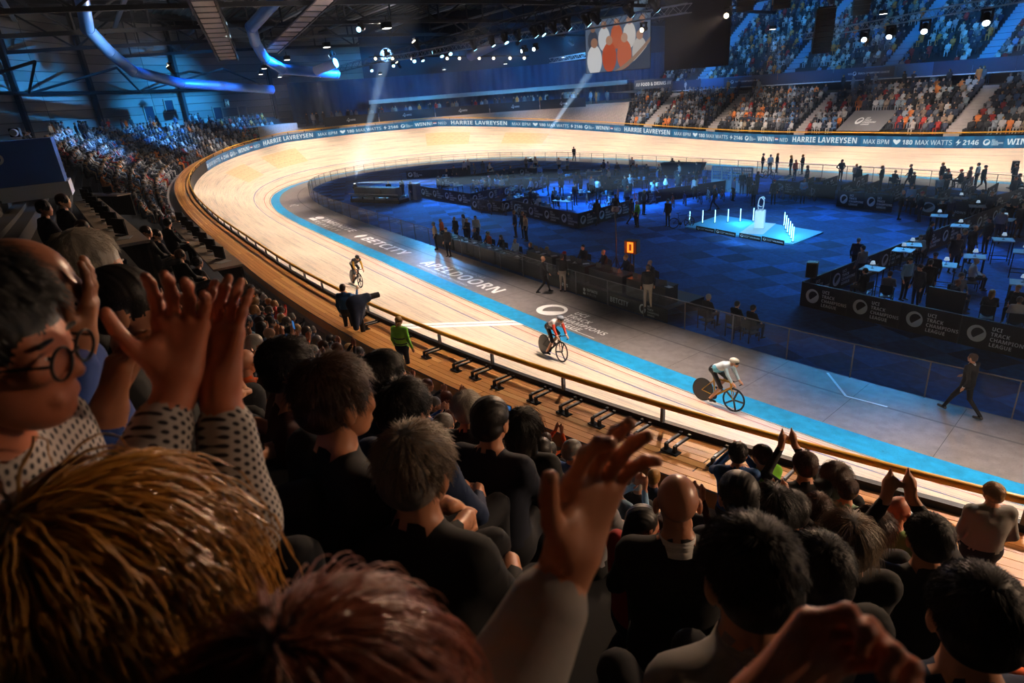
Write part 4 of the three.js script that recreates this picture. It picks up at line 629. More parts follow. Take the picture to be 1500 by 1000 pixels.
// ---------------------------------------------------------------- three riders on track bicycles
function trackAt(px, py) { let y = 0, u = 0, t = 0; for (let i = 0; i < 12; i++) { const p = at(px, py, y); u = uNear(p.x, p.z); const q = path(u); const o = (p.x - q.x) * q.nx + (p.z - q.z) * q.nz; t = o > 0 ? o / Math.cos(q.bank) : o; y = y * 0.4 + 0.6 * Math.max(0, o * Math.tan(q.bank)); } return { u, t, p: onTrack(u, t) }; }
const carbon = std(0x0d0d0f, 0.35), tyre = std(0x121212, 0.7), rimMat = std(0x1a1a1c, 0.35);
function bikeParts(t, frameMat, frontKind, rearKind) {   // forward is +z; wheels stand on y = 0
  const B = V(0, 0.28, 0), RA = V(0, 0.335, -0.4), FA = V(0, 0.335, 0.58), SE = V(0, 0.84, -0.13), HT = V(0, 0.8, 0.42), HB = V(0, 0.66, 0.46);
  const aero = (a, b, r, rb = r) => { const g = rod(a, b, r, 10, rb); return g; };
  add(t, 'frame', merge([aero(B, SE, 0.028, 0.022), aero(B, HB, 0.034, 0.03), aero(V(0, 0.78, -0.11), HT, 0.026, 0.028), aero(HB, HT, 0.03), ...[-1, 1].flatMap((s) => [rod(B.clone().setX(s * 0.03), RA.clone().setX(s * 0.055), 0.012), rod(V(s * 0.012, 0.7, -0.1), RA.clone().setX(s * 0.055), 0.01)])]), frameMat);
  add(t, 'fork', merge([-1, 1].map((s) => rod(V(s * 0.035, 0.66, 0.465), FA.clone().setX(s * 0.05), 0.016, 8, 0.01))), frameMat);
  const wheel = (c, kind, name) => {
    const w = new THREE.Group(); w.name = name; w.position.copy(c); t.add(w);
    add(w, 'tyre', new THREE.TorusGeometry(0.325, 0.0125, 8, 48).rotateY(Math.PI / 2), tyre);
    if (kind === 'disc') { const d = new THREE.LatheGeometry([[0.0, 0.024], [0.04, 0.024], [0.31, 0.009], [0.32, 0], [0.31, -0.009], [0.04, -0.024], [0, -0.024]].map((p) => new THREE.Vector2(...p)), 48).rotateZ(Math.PI / 2); add(w, 'disc', d, rimMat); }
    else { add(w, 'rim', new THREE.TorusGeometry(0.302, 0.017, 8, 48).rotateY(Math.PI / 2), rimMat); const n = kind, sp = []; for (let i = 0; i < n; i++) { const g = n > 8 ? new THREE.BoxGeometry(0.004, 0.3, 0.004).translate(0, 0.15, 0) : new THREE.BoxGeometry(0.014, 0.29, 0.05).translate(0, 0.15, 0); g.rotateX(i * 2 * Math.PI / n + 0.3); sp.push(g); } for (const g of sp) add(w, 'spoke', g, rimMat); add(w, 'hub', new THREE.CylinderGeometry(0.028, 0.028, 0.06, 12).rotateZ(Math.PI / 2), rimMat); }
  };
  wheel(RA, rearKind, 'rear_wheel'); wheel(FA, frontKind, 'front_wheel');
  add(t, 'saddle', merge([rbox(0.12, 0.03, 0.13, 0.014, 0, 0.955, -0.2), rbox(0.05, 0.028, 0.2, 0.012, 0, 0.953, -0.08), rod(SE, V(0, 0.95, -0.15), 0.014)]), carbon);
  add(t, 'handlebar', merge([rod(HT, V(0, 0.85, 0.46), 0.02), rod(V(0, 0.85, 0.46), V(0, 0.85, 0.53), 0.018), rod(V(-0.16, 0.85, 0.54), V(0.16, 0.85, 0.54), 0.013), ...[-1, 1].map((s) => tube([V(s * 0.16, 0.85, 0.54), V(s * 0.18, 0.84, 0.62), V(s * 0.185, 0.77, 0.64), V(s * 0.185, 0.71, 0.58)], 0.0135, 12, 6))]), carbon);
  const cr = new THREE.Group(); cr.name = 'crankset'; t.add(cr); add(cr, 'chainring', new THREE.CylinderGeometry(0.1, 0.1, 0.006, 32).rotateZ(Math.PI / 2).translate(-0.05, 0.28, 0), std(0x33353a, 0.3, { metalness: 0.7 })); add(cr, 'crank_arm', merge([rod(V(0.06, 0.28, 0), V(0.08, 0.44, 0.03), 0.012), rod(V(-0.06, 0.28, 0), V(-0.08, 0.12, -0.03), 0.012), box(0.08, 0.02, 0.06, 0.11, 0.44, 0.03), box(0.08, 0.02, 0.06, -0.11, 0.12, -0.03)]), carbon);
}
const rideJ = { hip: [0, 1.03, -0.14], chest: [0, 1.25, 0.22], neck: [0, 1.31, 0.34], head: [0, 1.38, 0.46], shL: [0.16, 1.27, 0.27], shR: [-0.16, 1.27, 0.27], elL: [0.2, 1.05, 0.4], elR: [-0.2, 1.05, 0.4], wrL: [0.18, 0.86, 0.56], wrR: [-0.18, 0.86, 0.56], knL: [0.1, 0.86, 0.24], knR: [-0.1, 0.6, 0.2], ftL: [0.105, 0.53, 0.0], ftR: [-0.105, 0.21, -0.06], fdL: [0, -0.1, 1], fdR: [0, -0.1, 1] };
function rider(rear, front, o) {
  const a = trackAt(...rear), b = trackAt(...front), f = b.p.clone().sub(a.p).normalize(), q = path(b.u), n = V(-q.nx * Math.sin(q.bank), Math.cos(q.bank), -q.nz * Math.sin(q.bank)).lerp(V(0, 1, 0), o.upright ?? 0.4).normalize();
  const right = f.clone().cross(n).negate().normalize(), up = f.clone().cross(right).normalize(), M = new THREE.Matrix4().makeBasis(right, up, f);
  const base = b.p.clone().addScaledVector(f, -0.58), t = thing('track_bicycle', o.bikeLabel, 'bicycle'); t.quaternion.setFromRotationMatrix(M); t.position.copy(base);
  bikeParts(t, o.frame, o.front, o.rear);
  const g = toGeo([meshField([...bodyPrims(rideJ, { w: 0.88, shinM: 0, sleeve: 1 }), ...simpleHand(rideJ, 'L', [0, -0.4, 0.6]), ...simpleHand(rideJ, 'R', [0, -0.4, 0.6])], 0.02, 0.03), meshField(headPrims(rideJ.head, quat(0, -0.05), 'helmet'), 0.011, 0.015)]);
  const m = new THREE.Mesh(g, [SKIN[1], o.top, o.shorts, HAIR.dark, o.shoes ?? SHOE, o.helmet]); m.name = numbered('person'); m.position.copy(base); m.quaternion.copy(t.quaternion); scene.add(m); tag(m, o.label, 'person');
  const v = add(m, 'visor', new THREE.SphereGeometry(0.09, 20, 10, Math.PI * 0.15, Math.PI * 0.7, Math.PI * 0.42, Math.PI * 0.22), std(0x15120f, 0.15)); v.position.set(0, 1.385, 0.475);
  if (o.panel) { const s = add(m, 'jersey_panel', toGeo([meshField([cap([0.02, 1.06, -0.08], [0.02, 1.12, 0.04], 0.128, 0.13, 1, { k: 0.03 }), cap([-0.05, 1.06, -0.08], [-0.05, 1.12, 0.04], 0.12, 0.12, 1, { k: 0.03 })], 0.02, 0.03)]), o.panel); s.userData.label = o.panelLabel; for (const e of ['L', 'R']) { const A = rideJ['sh' + e], B = rideJ['el' + e], W = rideJ['wr' + e]; add(m, 'sleeve', toGeo([meshField([cap(A.map((v2, i) => v2 + (B[i] - v2) * 0.45), B, 0.055, 0.045, 1), cap(B, B.map((v2, i) => v2 + (W[i] - v2) * 0.8), 0.045, 0.038, 1)], 0.016, 0.02)]), o.sleeve ?? o.panel); } }
  return m;
}
rider([1020, 583], [1072, 602], { label: 'rider in white and light blue skinsuit with white helmet', bikeLabel: 'gold-framed track bicycle with black disc and five-spoke front wheel', frame: std(0xc08a1e, 0.3, { metalness: 0.4 }), front: 5, rear: 'disc', top: cloth(0xd5dde0, 0.5), shorts: cloth(0x0c0c0e, 0.5), helmet: std(0xe9e2cf, 0.3), panel: cloth(0x5aa6c4, 0.5), sleeve: cloth(0xb8d4dd, 0.5), panelLabel: 'light blue lower back of the skinsuit', upright: 0.55 });
rider([792, 516], [822, 530], { label: 'rider in white and red skinsuit on the black bicycle', bikeLabel: 'black track bicycle with disc rear and three-spoke front wheel', frame: carbon, front: 3, rear: 'disc', top: cloth(0xd9d2cc, 0.5), shorts: cloth(0x0d0d10, 0.5), helmet: std(0x9aa0a8, 0.3), panel: cloth(0x23242a, 0.5), sleeve: cloth(0xc23a1e, 0.5), panelLabel: 'dark lower back of the skinsuit', upright: 0.5 });
rider([511, 412], [528, 421], { label: 'rider in black, white and yellow skinsuit riding high on the banking', bikeLabel: 'black track bicycle with wire-spoked front wheel', frame: carbon, front: 5, rear: 'disc', top: cloth(0x2a2a2e, 0.5), shorts: cloth(0x0d0d10, 0.5), helmet: std(0x26262a, 0.3), panel: cloth(0xb9b4ae, 0.5), sleeve: cloth(0xd29a1c, 0.5), panelLabel: 'pale lower back of the skinsuit', upright: 0.5 });

// ---------------------------------------------------------------- glass fence round the infield
{ const fence = thing('glass_fence', 'clear glass fence with thin dark top rail round the blue infield', 'fence'), T = -3.95, glass = new THREE.MeshPhysicalMaterial({ color: 0xdfeef0, transmission: 1, roughness: 0.03, thickness: 0, ior: 1.45 });
  const step = 250 / 118; for (let i = 0; i < 118; i++) { const u0 = i * step + 0.02, u1 = u0 + step - 0.04; add(fence, 'pane', strip(u0, u1, 1.1, [(u) => onTrack(u, T), (u) => onTrack(u, T).setY(1.06)]), glass); }
  const post = box(0.03, 1.1, 0.04, 0, 0.55, 0); for (let i = 0; i < 118; i++) { const u = i * step, p = path(u), m = add(fence, 'post', post, greyMetal); m.position.copy(onTrack(u, T)); m.rotation.y = Math.atan2(p.nx, p.nz); }
  const pts = []; for (let u = 0; u < 250; u += 1.2) pts.push(onTrack(u, T).setY(1.1)); add(fence, 'top_rail', new THREE.TubeGeometry(new THREE.CatmullRomCurve3(pts, true), 420, 0.022, 6, true), greyMetal); }

// ---------------------------------------------------------------- banners, booths
const bannerTex = canvasTex(512, 256, (g, w, h) => { g.fillStyle = '#07090d'; g.fillRect(0, 0, w, h); g.fillStyle = '#c9d6df'; logoRing(g, 130, 128, 74); g.fillStyle = '#dbe4ea'; leagueWords(g, 235, 78, 46, 1.0); });
const bannerMat = std(0xffffff, 0.6, { map: bannerTex }), bannerPlain = std(0x07090d, 0.65);
const panelGeo = new Map(), busy = [], walls = [];   // ground already taken
const segDist = (p, a, b) => { const dx = b.x - a.x, dz = b.z - a.z, t = Math.min(1, Math.max(0, ((p.x - a.x) * dx + (p.z - a.z) * dz) / (dx * dx + dz * dz))); return Math.hypot(p.x - a.x - dx * t, p.z - a.z - dz * t); };
const freeAt = (p, r) => busy.every(([x, z, q]) => Math.hypot(p.x - x, p.z - z) > r + q) && walls.every(([a, b]) => segDist(p, a, b) > r);
function freeSpot(gen, r = 0.42) { for (let i = 0; i < 60; i++) { const s = gen(), p = at(s[0], s[1], 0); if (freeAt(p, r)) { return s; } } return gen(); }
function nudge(p, r) { for (let i = 0; i < 90 && !freeAt(p, r); i++) { const a = i * 2.4, d = 0.2 * Math.sqrt(i); const q = V(p.x + Math.cos(a) * d, p.y, p.z + Math.sin(a) * d); if (freeAt(q, r)) { p.copy(q); break; } } busy.push([p.x, p.z, r]); return p; }
function hoarding(name, label, pts, h = 0.95, group, every = 1) {   // a run of upright banner panels through ground points
  const t = thing(name, label, 'barrier', [0, 0, 0], 0, group);
  for (let i = 0; i < pts.length - 1; i++) { const a = pts[i], b = pts[i + 1], L = a.distanceTo(b), n = Math.max(1, Math.round(L / 2.1)), d = b.clone().sub(a).divideScalar(n), ang = Math.atan2(-d.z, d.x);
    walls.push([a, b]); for (let k = 0; k < n; k++) { const w = d.length() - 0.02, key = w.toFixed(2) + h; if (!panelGeo.has(key)) panelGeo.set(key, new THREE.BoxGeometry(w, h, 0.06)); const m = add(t, 'banner_panel', panelGeo.get(key), k % every ? bannerPlain : [bannerPlain, bannerPlain, bannerPlain, bannerPlain, bannerMat, bannerMat]); m.position.copy(a).addScaledVector(d, k + 0.5).setY(h / 2 + 0.01); m.rotation.y = ang; } }
  return t;
}
const G = (x, y) => at(x, y, 0);
hoarding('banner_barrier', 'black banner barrier with round emblems in front of the lounge tables', [G(1172, 447), G(1502, 527)], 0.98);
hoarding('banner_barrier', 'long black banner barrier running back beside the lounge tables', [G(1172, 447), G(1470, 322)], 0.98);
hoarding('banner_barrier', 'black emblem barrier of the pit booth beside parked cream machines', [G(617, 288), G(690, 301), G(800, 275)], 1.0);
hoarding('banner_barrier', 'low black pit barrier with bicycles leaning on it', [G(691, 307), G(735, 312), G(790, 300)], 0.9);
hoarding('banner_barrier', 'black cornered emblem barrier of the middle pit booth', [G(752, 313), G(847, 335), G(925, 313)], 1.0);
hoarding('banner_barrier', 'black emblem barrier of pit booth below the warm-up riders', [G(1225, 302), G(1306, 311)], 1.05);
hoarding('banner_barrier', 'black emblem barrier of pit booth next to lounge barrier', [G(1339, 314), G(1414, 323), G(1500, 300)], 1.05);
hoarding('banner_barrier', 'dark barrier behind the parked bicycles near the grid wall', [G(935, 300), G(1062, 282)], 0.95, undefined, 9);
hoarding('banner_barrier', 'dark barrier with bicycles under the mechanics table', [G(1130, 282), G(1222, 292)], 0.95, undefined, 9);
hoarding('banner_barrier', 'dark barrier across the far pit row', [G(596, 262), G(690, 257)], 0.9, undefined, 9);
hoarding('banner_barrier', 'dark barrier of the pit booth by the light beam', [G(640, 276), G(760, 258), G(850, 262)], 0.9, undefined, 9);
hoarding('banner_barrier', 'dark barrier behind the middle pit crews', [G(860, 285), G(930, 272)], 0.95, undefined, 2);
// divider panels of the warm-up pits
{ const g = new THREE.BoxGeometry(0.05, 1.05, 2.4), dm = [bannerMat, bannerMat, bannerPlain, bannerPlain, bannerPlain, bannerPlain]; for (const [x, y] of [[1240, 290], [1275, 290], [1310, 296], [1345, 300], [1380, 304], [1416, 300], [1450, 296], [1180, 283], [1215, 281], [1260, 279], [1415, 285]]) { const m = tag(add(scene, 'divider_panel', g, dm), 'dark emblem panel dividing two warm-up pits', 'panel', 'dividers between the warm-up pits'); m.position.copy(G(x, y)).setY(0.53); m.rotation.y = 0.15; } }

// ---------------------------------------------------------------- podium
const cyanLight = lampMat(0.35, 0.85, 1, 3.2);
{ const A = G(1003, 334), B = G(1055, 317), C = G(1206, 342), D = G(1161, 360), sh = (y) => [A, B, C, D].map((p) => p.clone().setY(y));
  const t = thing('podium_stage', 'low light-blue stage on the dark blue carpet', 'stage'); const top = sh(0.1), bot = sh(0.012), pos = []; const q = (a, b, c, d) => pos.push(a, b, c, a, c, d); q(top[0], top[3], top[2], top[1]); for (let i = 0; i < 4; i++) { const j = (i + 1) % 4; q(bot[i], bot[j], top[j], top[i]); }
  const g = new THREE.BufferGeometry().setFromPoints(pos); g.computeVertexNormals(); add(t, 'platform', g, std(0x4fb4e6, 0.6, { side: THREE.DoubleSide }));
  const s1 = G(1100, 345), s2 = G(1120, 329); add(t, 'walkway_strip', slab(s1.setY(0.108), s2.setY(0.108), 1.3, 0.012), std(0xcfdfe6, 0.6));
  const stick = (x, y) => { const p = G(x, y), o = thing('light_stick', 'slim glowing cyan light tube standing on the stage', 'lamp', [p.x, 0.102, p.z], 0, 'light tubes on the stage'); add(o, 'foot', new THREE.CylinderGeometry(0.07, 0.08, 0.03, 12).translate(0, 0.015, 0), blackMetal); add(o, 'light_tube', new THREE.CylinderGeometry(0.025, 0.025, 0.78, 8).translate(0, 0.42, 0), cyanLight); };
  for (const [x, y] of [[1010, 330.5], [1029, 329], [1047, 328.5], [1066, 327.5], [1084, 327], [1103, 326], [1148, 333], [1150.5, 338], [1153, 343], [1156, 347.5], [1158.5, 352], [1161, 356.5]]) stick(x, y);
  for (const [x, y] of [[1085, 330], [1155, 348]]) { const p = G(x, y); const l = new THREE.PointLight(0x49c8ff, 5); l.name = 'light_stick_glow'; l.position.set(p.x, 0.6, p.z); l.castShadow = true; scene.add(l); }
  const signTex = canvasTex(256, 64, (c, w, h) => { c.fillStyle = '#05070a'; c.fillRect(0, 0, w, h); c.fillStyle = '#cfe0ea'; logoRing(c, 34, 32, 18); c.font = 'bold 14px sans-serif'; c.fillText('UCI TRACK', 58, 28); c.fillText('LEAGUE', 58, 44); c.font = 'bold 24px sans-serif'; c.fillText('APELDOORN', 132, 40, 116); }), sm = std(0xffffff, 0.6, { map: signTex }), sg = new THREE.BoxGeometry(1.12, 0.26, 0.06);
  for (const [x1, y1, x2, y2] of [[1020, 337, 1046, 342], [1048, 342, 1077, 348], [1083, 348, 1114, 354], [1116, 353, 1148, 360]]) { const a = G(x1, y1), b = G(x2, y2), d = b.clone().sub(a), m = tag(add(scene, 'stage_sign', sg, [bannerPlain, bannerPlain, bannerPlain, bannerPlain, sm, sm]), 'small black name sign standing at the front of the stage', 'sign', 'signs along the stage front'); m.position.copy(a).lerp(b, 0.5).setY(0.15); m.rotation.y = Math.atan2(-d.z, d.x); m.scale.x = d.length() / 1.12; }
  const p = G(1112, 336), pl = thing('white_plinth', 'tall white square plinth carrying the trophy on the stage', 'plinth', [p.x, 0.1, p.z], 0.5); add(pl, 'column', rbox(0.55, 1.05, 0.55, 0.02, 0, 0.525, 0), std(0xf0f2f4, 0.5)); add(pl, 'base', box(0.62, 0.05, 0.62, 0, 0.025, 0), std(0xbfc6cc, 0.5));
  const tr = thing('silver_trophy', 'openwork silver trophy on top of white plinth', 'trophy', [p.x, 1.15, p.z], 0.9), silver = std(0xdfe3e8, 0.25, { metalness: 0.3 }); add(tr, 'base', new THREE.CylinderGeometry(0.15, 0.18, 0.06, 24).translate(0, 0.03, 0), silver); add(tr, 'loop', merge([tube([V(-0.14, 0.05, 0), V(-0.17, 0.4, 0), V(-0.08, 0.72, 0), V(0.1, 0.78, 0), V(0.2, 0.66, 0)], 0.03, 24, 8), tube([V(0.12, 0.05, 0), V(0.15, 0.35, 0.03), V(0.14, 0.6, 0), V(-0.02, 0.76, 0)], 0.03, 24, 8), tube([V(-0.15, 0.3, 0), V(0, 0.22, 0.05), V(0.15, 0.3, 0)], 0.022, 12, 8)]), silver); }

// ---------------------------------------------------------------- officials' platform beside the track
const deskTexWords = canvasTex(1024, 64, (g, w, h) => { g.fillStyle = '#07090c'; g.fillRect(0, 0, w, h); g.fillStyle = '#e2e8ec'; g.font = 'bold 34px sans-serif'; g.fillText('aws', 150, 44); g.beginPath(); g.arc(158, 46, 26, 0.5, 2.2); g.lineWidth = 4; g.strokeStyle = '#e2e8ec'; g.stroke(); g.font = 'bold 22px sans-serif'; g.fillText('INFINITE', 390, 30); g.font = '16px sans-serif'; g.fillText('R E A L I T Y', 390, 50); g.beginPath(); g.arc(368, 26, 11, 0, 7); g.fill(); g.fillRect(357, 40, 22, 12); g.font = 'bold 38px sans-serif'; g.fillText('BETCITY', 590, 45); logoRing(g, 845, 32, 24); g.font = 'bold 14px sans-serif'; ['UCI', 'TRACK', 'CHAMPIONS', 'LEAGUE'].forEach((s, i) => g.fillText(s, 880, 16 + i * 14)); });
const deskA = G(977, 474), deskU0 = uNear(deskA.x, deskA.z), deskU1 = (() => { const p = G(795, 418); return uNear(p.x, p.z); })();
{ const t = thing('officials_platform', 'long low black platform with sponsor names beside the apron', 'platform'), H0 = 0.55;
  add(t, 'front_banner', strip(deskU0, deskU1, 0.5, [(u) => onTrack(u, -4.03).setY(0.01), (u) => onTrack(u, -4.03).setY(H0)], (u, k) => [1 - (u - deskU0) / (deskU1 - deskU0), k]), std(0xffffff, 0.5, { map: deskTexWords }));
  add(t, 'deck_top', strip(deskU0, deskU1, 0.5, [(u) => onTrack(u, -4.03).setY(H0), (u) => onTrack(u, -6.2).setY(H0)]), std(0x1b2226, 0.45));
  add(t, 'end_panel', merge([deskU0, deskU1].map((u) => strip(u, u + 0.02, 0.02, [(v) => onTrack(v, -4.03).setY(0.01), (v) => onTrack(v, -4.03).setY(H0), (v) => onTrack(v, -6.2).setY(H0), (v) => onTrack(v, -6.2).setY(0.01)]))), bannerPlain);
  add(t, 'back_panel', strip(deskU0, deskU1, 0.5, [(u) => onTrack(u, -6.2).setY(0.01), (u) => onTrack(u, -6.2).setY(H0)]), bannerPlain); }
// work tables with screens and papers behind the fence
const tableTop = std(0x15181c, 0.5), paper = std(0xc9ced2, 0.7), caseMat = std(0x1c1e22, 0.5);
function deskTable(u, t, len, label, y0 = 0) {
  const p = onTrack(u, t), q = path(u), o = thing('work_table', label, 'table', [p.x, y0, p.z], Math.atan2(q.nx, q.nz), 'work tables of the officials'); add(o, 'table_top', box(len, 0.04, 0.75, 0, 0.74, 0), tableTop); add(o, 'table_skirt', merge([box(len, 0.7, 0.02, 0, 0.37, 0.36), box(0.02, 0.7, 0.7, len / 2 - 0.02, 0.37, 0), box(0.02, 0.7, 0.7, -len / 2 + 0.02, 0.37, 0)]), bannerPlain);
  const put = (dx, dz, dy = 0.76) => V(dx, y0 + dy, dz).applyAxisAngle(V(0, 1, 0), o.rotation.y).add(V(p.x, 0, p.z));
  for (let x = -len / 2 + 0.35; x < len / 2 - 0.2; x += rr(0.5, 0.75)) { const w = put(x, rr(-0.12, 0.1)), lp = thing('laptop', 'open laptop with lit screen on officials table', 'laptop', w.toArray(), o.rotation.y + Math.PI + rr(-0.3, 0.3), 'laptops on the officials tables'); add(lp, 'keyboard', box(0.34, 0.02, 0.24, 0, 0.01, 0), caseMat); const s = add(lp, 'screen_lid', box(0.34, 0.23, 0.012, 0, 0.13, -0.14), caseMat); add(s, 'screen', box(0.32, 0.2, 0.002, 0, 0.13, -0.132), new THREE.MeshStandardMaterial({ color: 0x0a0a0a, emissive: 0x9ec4dd, emissiveIntensity: 0.55 }));
    if (rnd() < 0.8) { const z = put(x + 0.3, rr(0.0, 0.2), 0.762), pp = tag(add(scene, 'paper_sheet', box(0.21, 0.004, 0.3), paper), 'white paper sheet lying on officials table', 'paper', 'papers on the officials tables'); pp.position.copy(z); pp.rotation.y = rr(0, 3); } }
}
for (let i = 0; i < 4; i++) deskTable(deskU0 + 1.4 + i * 2.4, -4.6, 2.1, 'dark work table on officials platform with laptops', 0.55);
for (let i = 0; i < 5; i++) deskTable(deskU1 + 1.4 + i * 2.4, -4.6, 2.2, 'dark skirted work table behind glass fence with laptops');
{ const p = G(926, 420), o = thing('lap_counter', 'black lap counter box showing an orange glowing zero', 'display', [p.x, 0.55, p.z], 0.35); add(o, 'case', rbox(0.62, 0.62, 0.4, 0.04, 0, 1.35, 0), caseMat); add(o, 'pole', merge([rod(V(-0.08, 0, 0), V(-0.08, 1.05, 0), 0.03), rod(V(0.08, 0, 0), V(0.08, 1.05, 0), 0.03), box(0.5, 0.04, 0.4, 0, 0.02, 0)]), blackMetal);
  const dt = canvasTex(64, 64, (g) => { g.fillStyle = '#180400'; g.fillRect(0, 0, 64, 64); g.strokeStyle = '#ff7a22'; g.lineWidth = 10; g.strokeRect(20, 10, 24, 44); }); add(o, 'display_face', new THREE.PlaneGeometry(0.56, 0.56).translate(0, 1.35, 0.202), new THREE.MeshStandardMaterial({ color: 0x100400, emissive: 0xffffff, emissiveMap: dt, emissiveIntensity: 2.2 })); const l = new THREE.PointLight(0xff6a1a, 3); l.name = 'lap_counter_glow'; l.position.set(p.x + 0.1, 1.9, p.z + 0.4); l.castShadow = true; scene.add(l); }
{ const p = G(903, 420), o = thing('camera_mast', 'tall black tripod mast with a lamp head on officials platform', 'mast', [p.x, 0.55, p.z]); add(o, 'pole', rod(V(0, 0.4, 0), V(0, 3.0, 0), 0.03), blackMetal); for (const a of [0, 2.1, 4.2]) add(o, 'leg', rod(V(0, 0.9, 0), V(0.45 * Math.cos(a), 0.01, 0.45 * Math.sin(a)), 0.018), blackMetal); add(o, 'camera_head', merge([rbox(0.3, 0.2, 0.2, 0.03, 0, 3.05, 0), new THREE.CylinderGeometry(0.08, 0.08, 0.16, 14).rotateX(1.57).translate(0.05, 3.05, 0.16)]), greyMetal); }
function speakerOnStand(x, y, label, h = 1.5) { const p = G(x, y), o = thing('loudspeaker', label, 'loudspeaker', [p.x, 0, p.z], 0.4); add(o, 'cabinet', rbox(0.4, 0.62, 0.38, 0.03, 0, h + 0.31, 0), caseMat); add(o, 'grille', box(0.34, 0.54, 0.01, 0, h + 0.31, 0.196), std(0x0a0a0a, 0.9)); add(o, 'pole', rod(V(0, 0, 0), V(0, h, 0), 0.025), blackMetal); add(o, 'stand_base', new THREE.CylinderGeometry(0.24, 0.26, 0.04, 20).translate(0, 0.02, 0), blackMetal); }
speakerOnStand(1184, 444, 'black loudspeaker on pole by the corner of the lounge barrier', 1.1);
speakerOnStand(1480, 275, 'black loudspeaker on pole beside the far apron', 1.2);

// ---------------------------------------------------------------- lounge tables
function loungeTable(x, y) { const p = nudge(G(x, y), 0.55), o = thing('high_table', 'square dark high table in the fenced lounge', 'table', [p.x, 0, p.z], rr(-0.2, 0.2) + 0.3, 'high tables in the lounge'); add(o, 'table_top', box(0.75, 0.04, 0.75, 0, 1.06, 0), std(0x9aa7b0, 0.5)); for (const [a, b] of [[-1, -1], [1, -1], [1, 1], [-1, 1]]) add(o, 'leg', box(0.035, 1.05, 0.035, a * 0.33, 0.525, b * 0.33), blackMetal); add(o, 'foot_bar', merge([box(0.66, 0.03, 0.03, 0, 0.25, 0.33), box(0.66, 0.03, 0.03, 0, 0.25, -0.33)]), blackMetal);
  const l = thing('table_lamp', 'small white table lamp glowing on high lounge table', 'lamp', [p.x, 1.08, p.z], 0, 'lamps on the lounge tables'); add(l, 'lamp_base', new THREE.CylinderGeometry(0.05, 0.06, 0.02, 14).translate(0, 0.01, 0), greyMetal); add(l, 'stem', rod(V(0, 0.02, 0), V(0, 0.2, 0), 0.01), greyMetal); add(l, 'lamp_shade', new THREE.CylinderGeometry(0.06, 0.1, 0.12, 18, 1, true).translate(0, 0.24, 0), new THREE.MeshStandardMaterial({ color: 0xdde6ee, emissive: 0xbfe0ff, emissiveIntensity: 0.5, side: THREE.DoubleSide })); }
for (const [x, y] of [[1272, 430], [1330, 392], [1378, 425], [1400, 362], [1432, 330], [1330, 398], [1462, 385], [1420, 412], [1488, 455], [1370, 345], [1398, 318], [1492, 405], [1465, 352]]) loungeTable(x, y);
{ const p0 = G(1352, 470), p1 = G(1405, 482), t = tag(add(scene, 'black_screen_panel', slab(p0.clone().setY(0.66), p1.clone().setY(0.66), 0.06, 1.3), bannerPlain), 'plain tall black panel behind the emblem barrier of the lounge', 'panel'); }

// ---------------------------------------------------------------- bicycles in the pits
{ const kinds = [[std(0x1b4fa0, 0.35), 'blue-framed'], [std(0x111114, 0.35), 'black-framed'], [std(0xc9ccd0, 0.3), 'silver-framed'], [std(0xb3321e, 0.35), 'red-framed']]; const protos = kinds.map(([m, w], i) => { const t = thing('pit_bicycle', `${w} track bicycle parked in the pits`, 'bicycle', [0, 0, 0], 0, `${w} bicycles in the pits`); bikeParts(t, m, i % 2 ? 16 : 5, 16); return t; }); let n = 0;
  for (const [x, y, a] of [[720, 312, 1.2], [712, 310, 1.2], [730, 314, 1.3], [985, 303, 0.9], [998, 301, 0.9], [1012, 299, 0.95], [1028, 297, 0.9], [1040, 294, 0.9], [1052, 292, 0.9], [870, 312, 1.4], [892, 304, 1.3], [930, 298, 1.1], [1143, 291, 0.9], [1160, 292, 0.9], [1178, 293, 0.9], [1074, 291, 0.4], [996, 334, 2.6], [770, 318, 1.2], [860, 300, 0.8], [905, 292, 0.9], [820, 285, 1.0], [1125, 262, 1.2]]) { const p = nudge(G(x, y), 0.5), k = n % 4, pos = [p.x, 0.01, p.z]; if (n < 4) { protos[k].position.set(...pos); protos[k].rotation.y = a; } else dup(protos[k], pos, a); n++; } }

// ---------------------------------------------------------------- the machine with the beam lamps, grid wall, trough, tables
{ const p = G(556, 296), o = thing('flight_case_console', 'long grey console of cases on black frame at the carpet edge', 'console', [p.x, 0, p.z], 0.42); add(o, 'case_row', merge([0, 1, 2].map((i) => rbox(1.7, 0.7, 0.9, 0.05, -1.85 + i * 1.8, 1.05, 0))), std(0x6d6a66, 0.6)); add(o, 'frame', merge([box(6.2, 0.08, 1.2, 0, 0.6, 0), box(6.2, 0.3, 1.4, 0, 0.2, 0), ...[-3, -1.5, 0, 1.5, 3].map((x) => box(0.1, 0.6, 0.1, x, 0.3, 0.6))]), blackMetal); add(o, 'rail', rod(V(-3.1, 0.85, 0.75), V(3.1, 0.85, 0.75), 0.05), std(0xb3a99c, 0.4)); const q = G(609, 292), c = tag(add(scene, 'grey_cabinet', rbox(1.0, 1.5, 0.7, 0.03, 0, 0.75, 0), std(0x8d9298, 0.5)), 'upright pale grey cabinet beside the long console', 'cabinet'); c.position.copy(q); c.rotation.y = 0.4; }
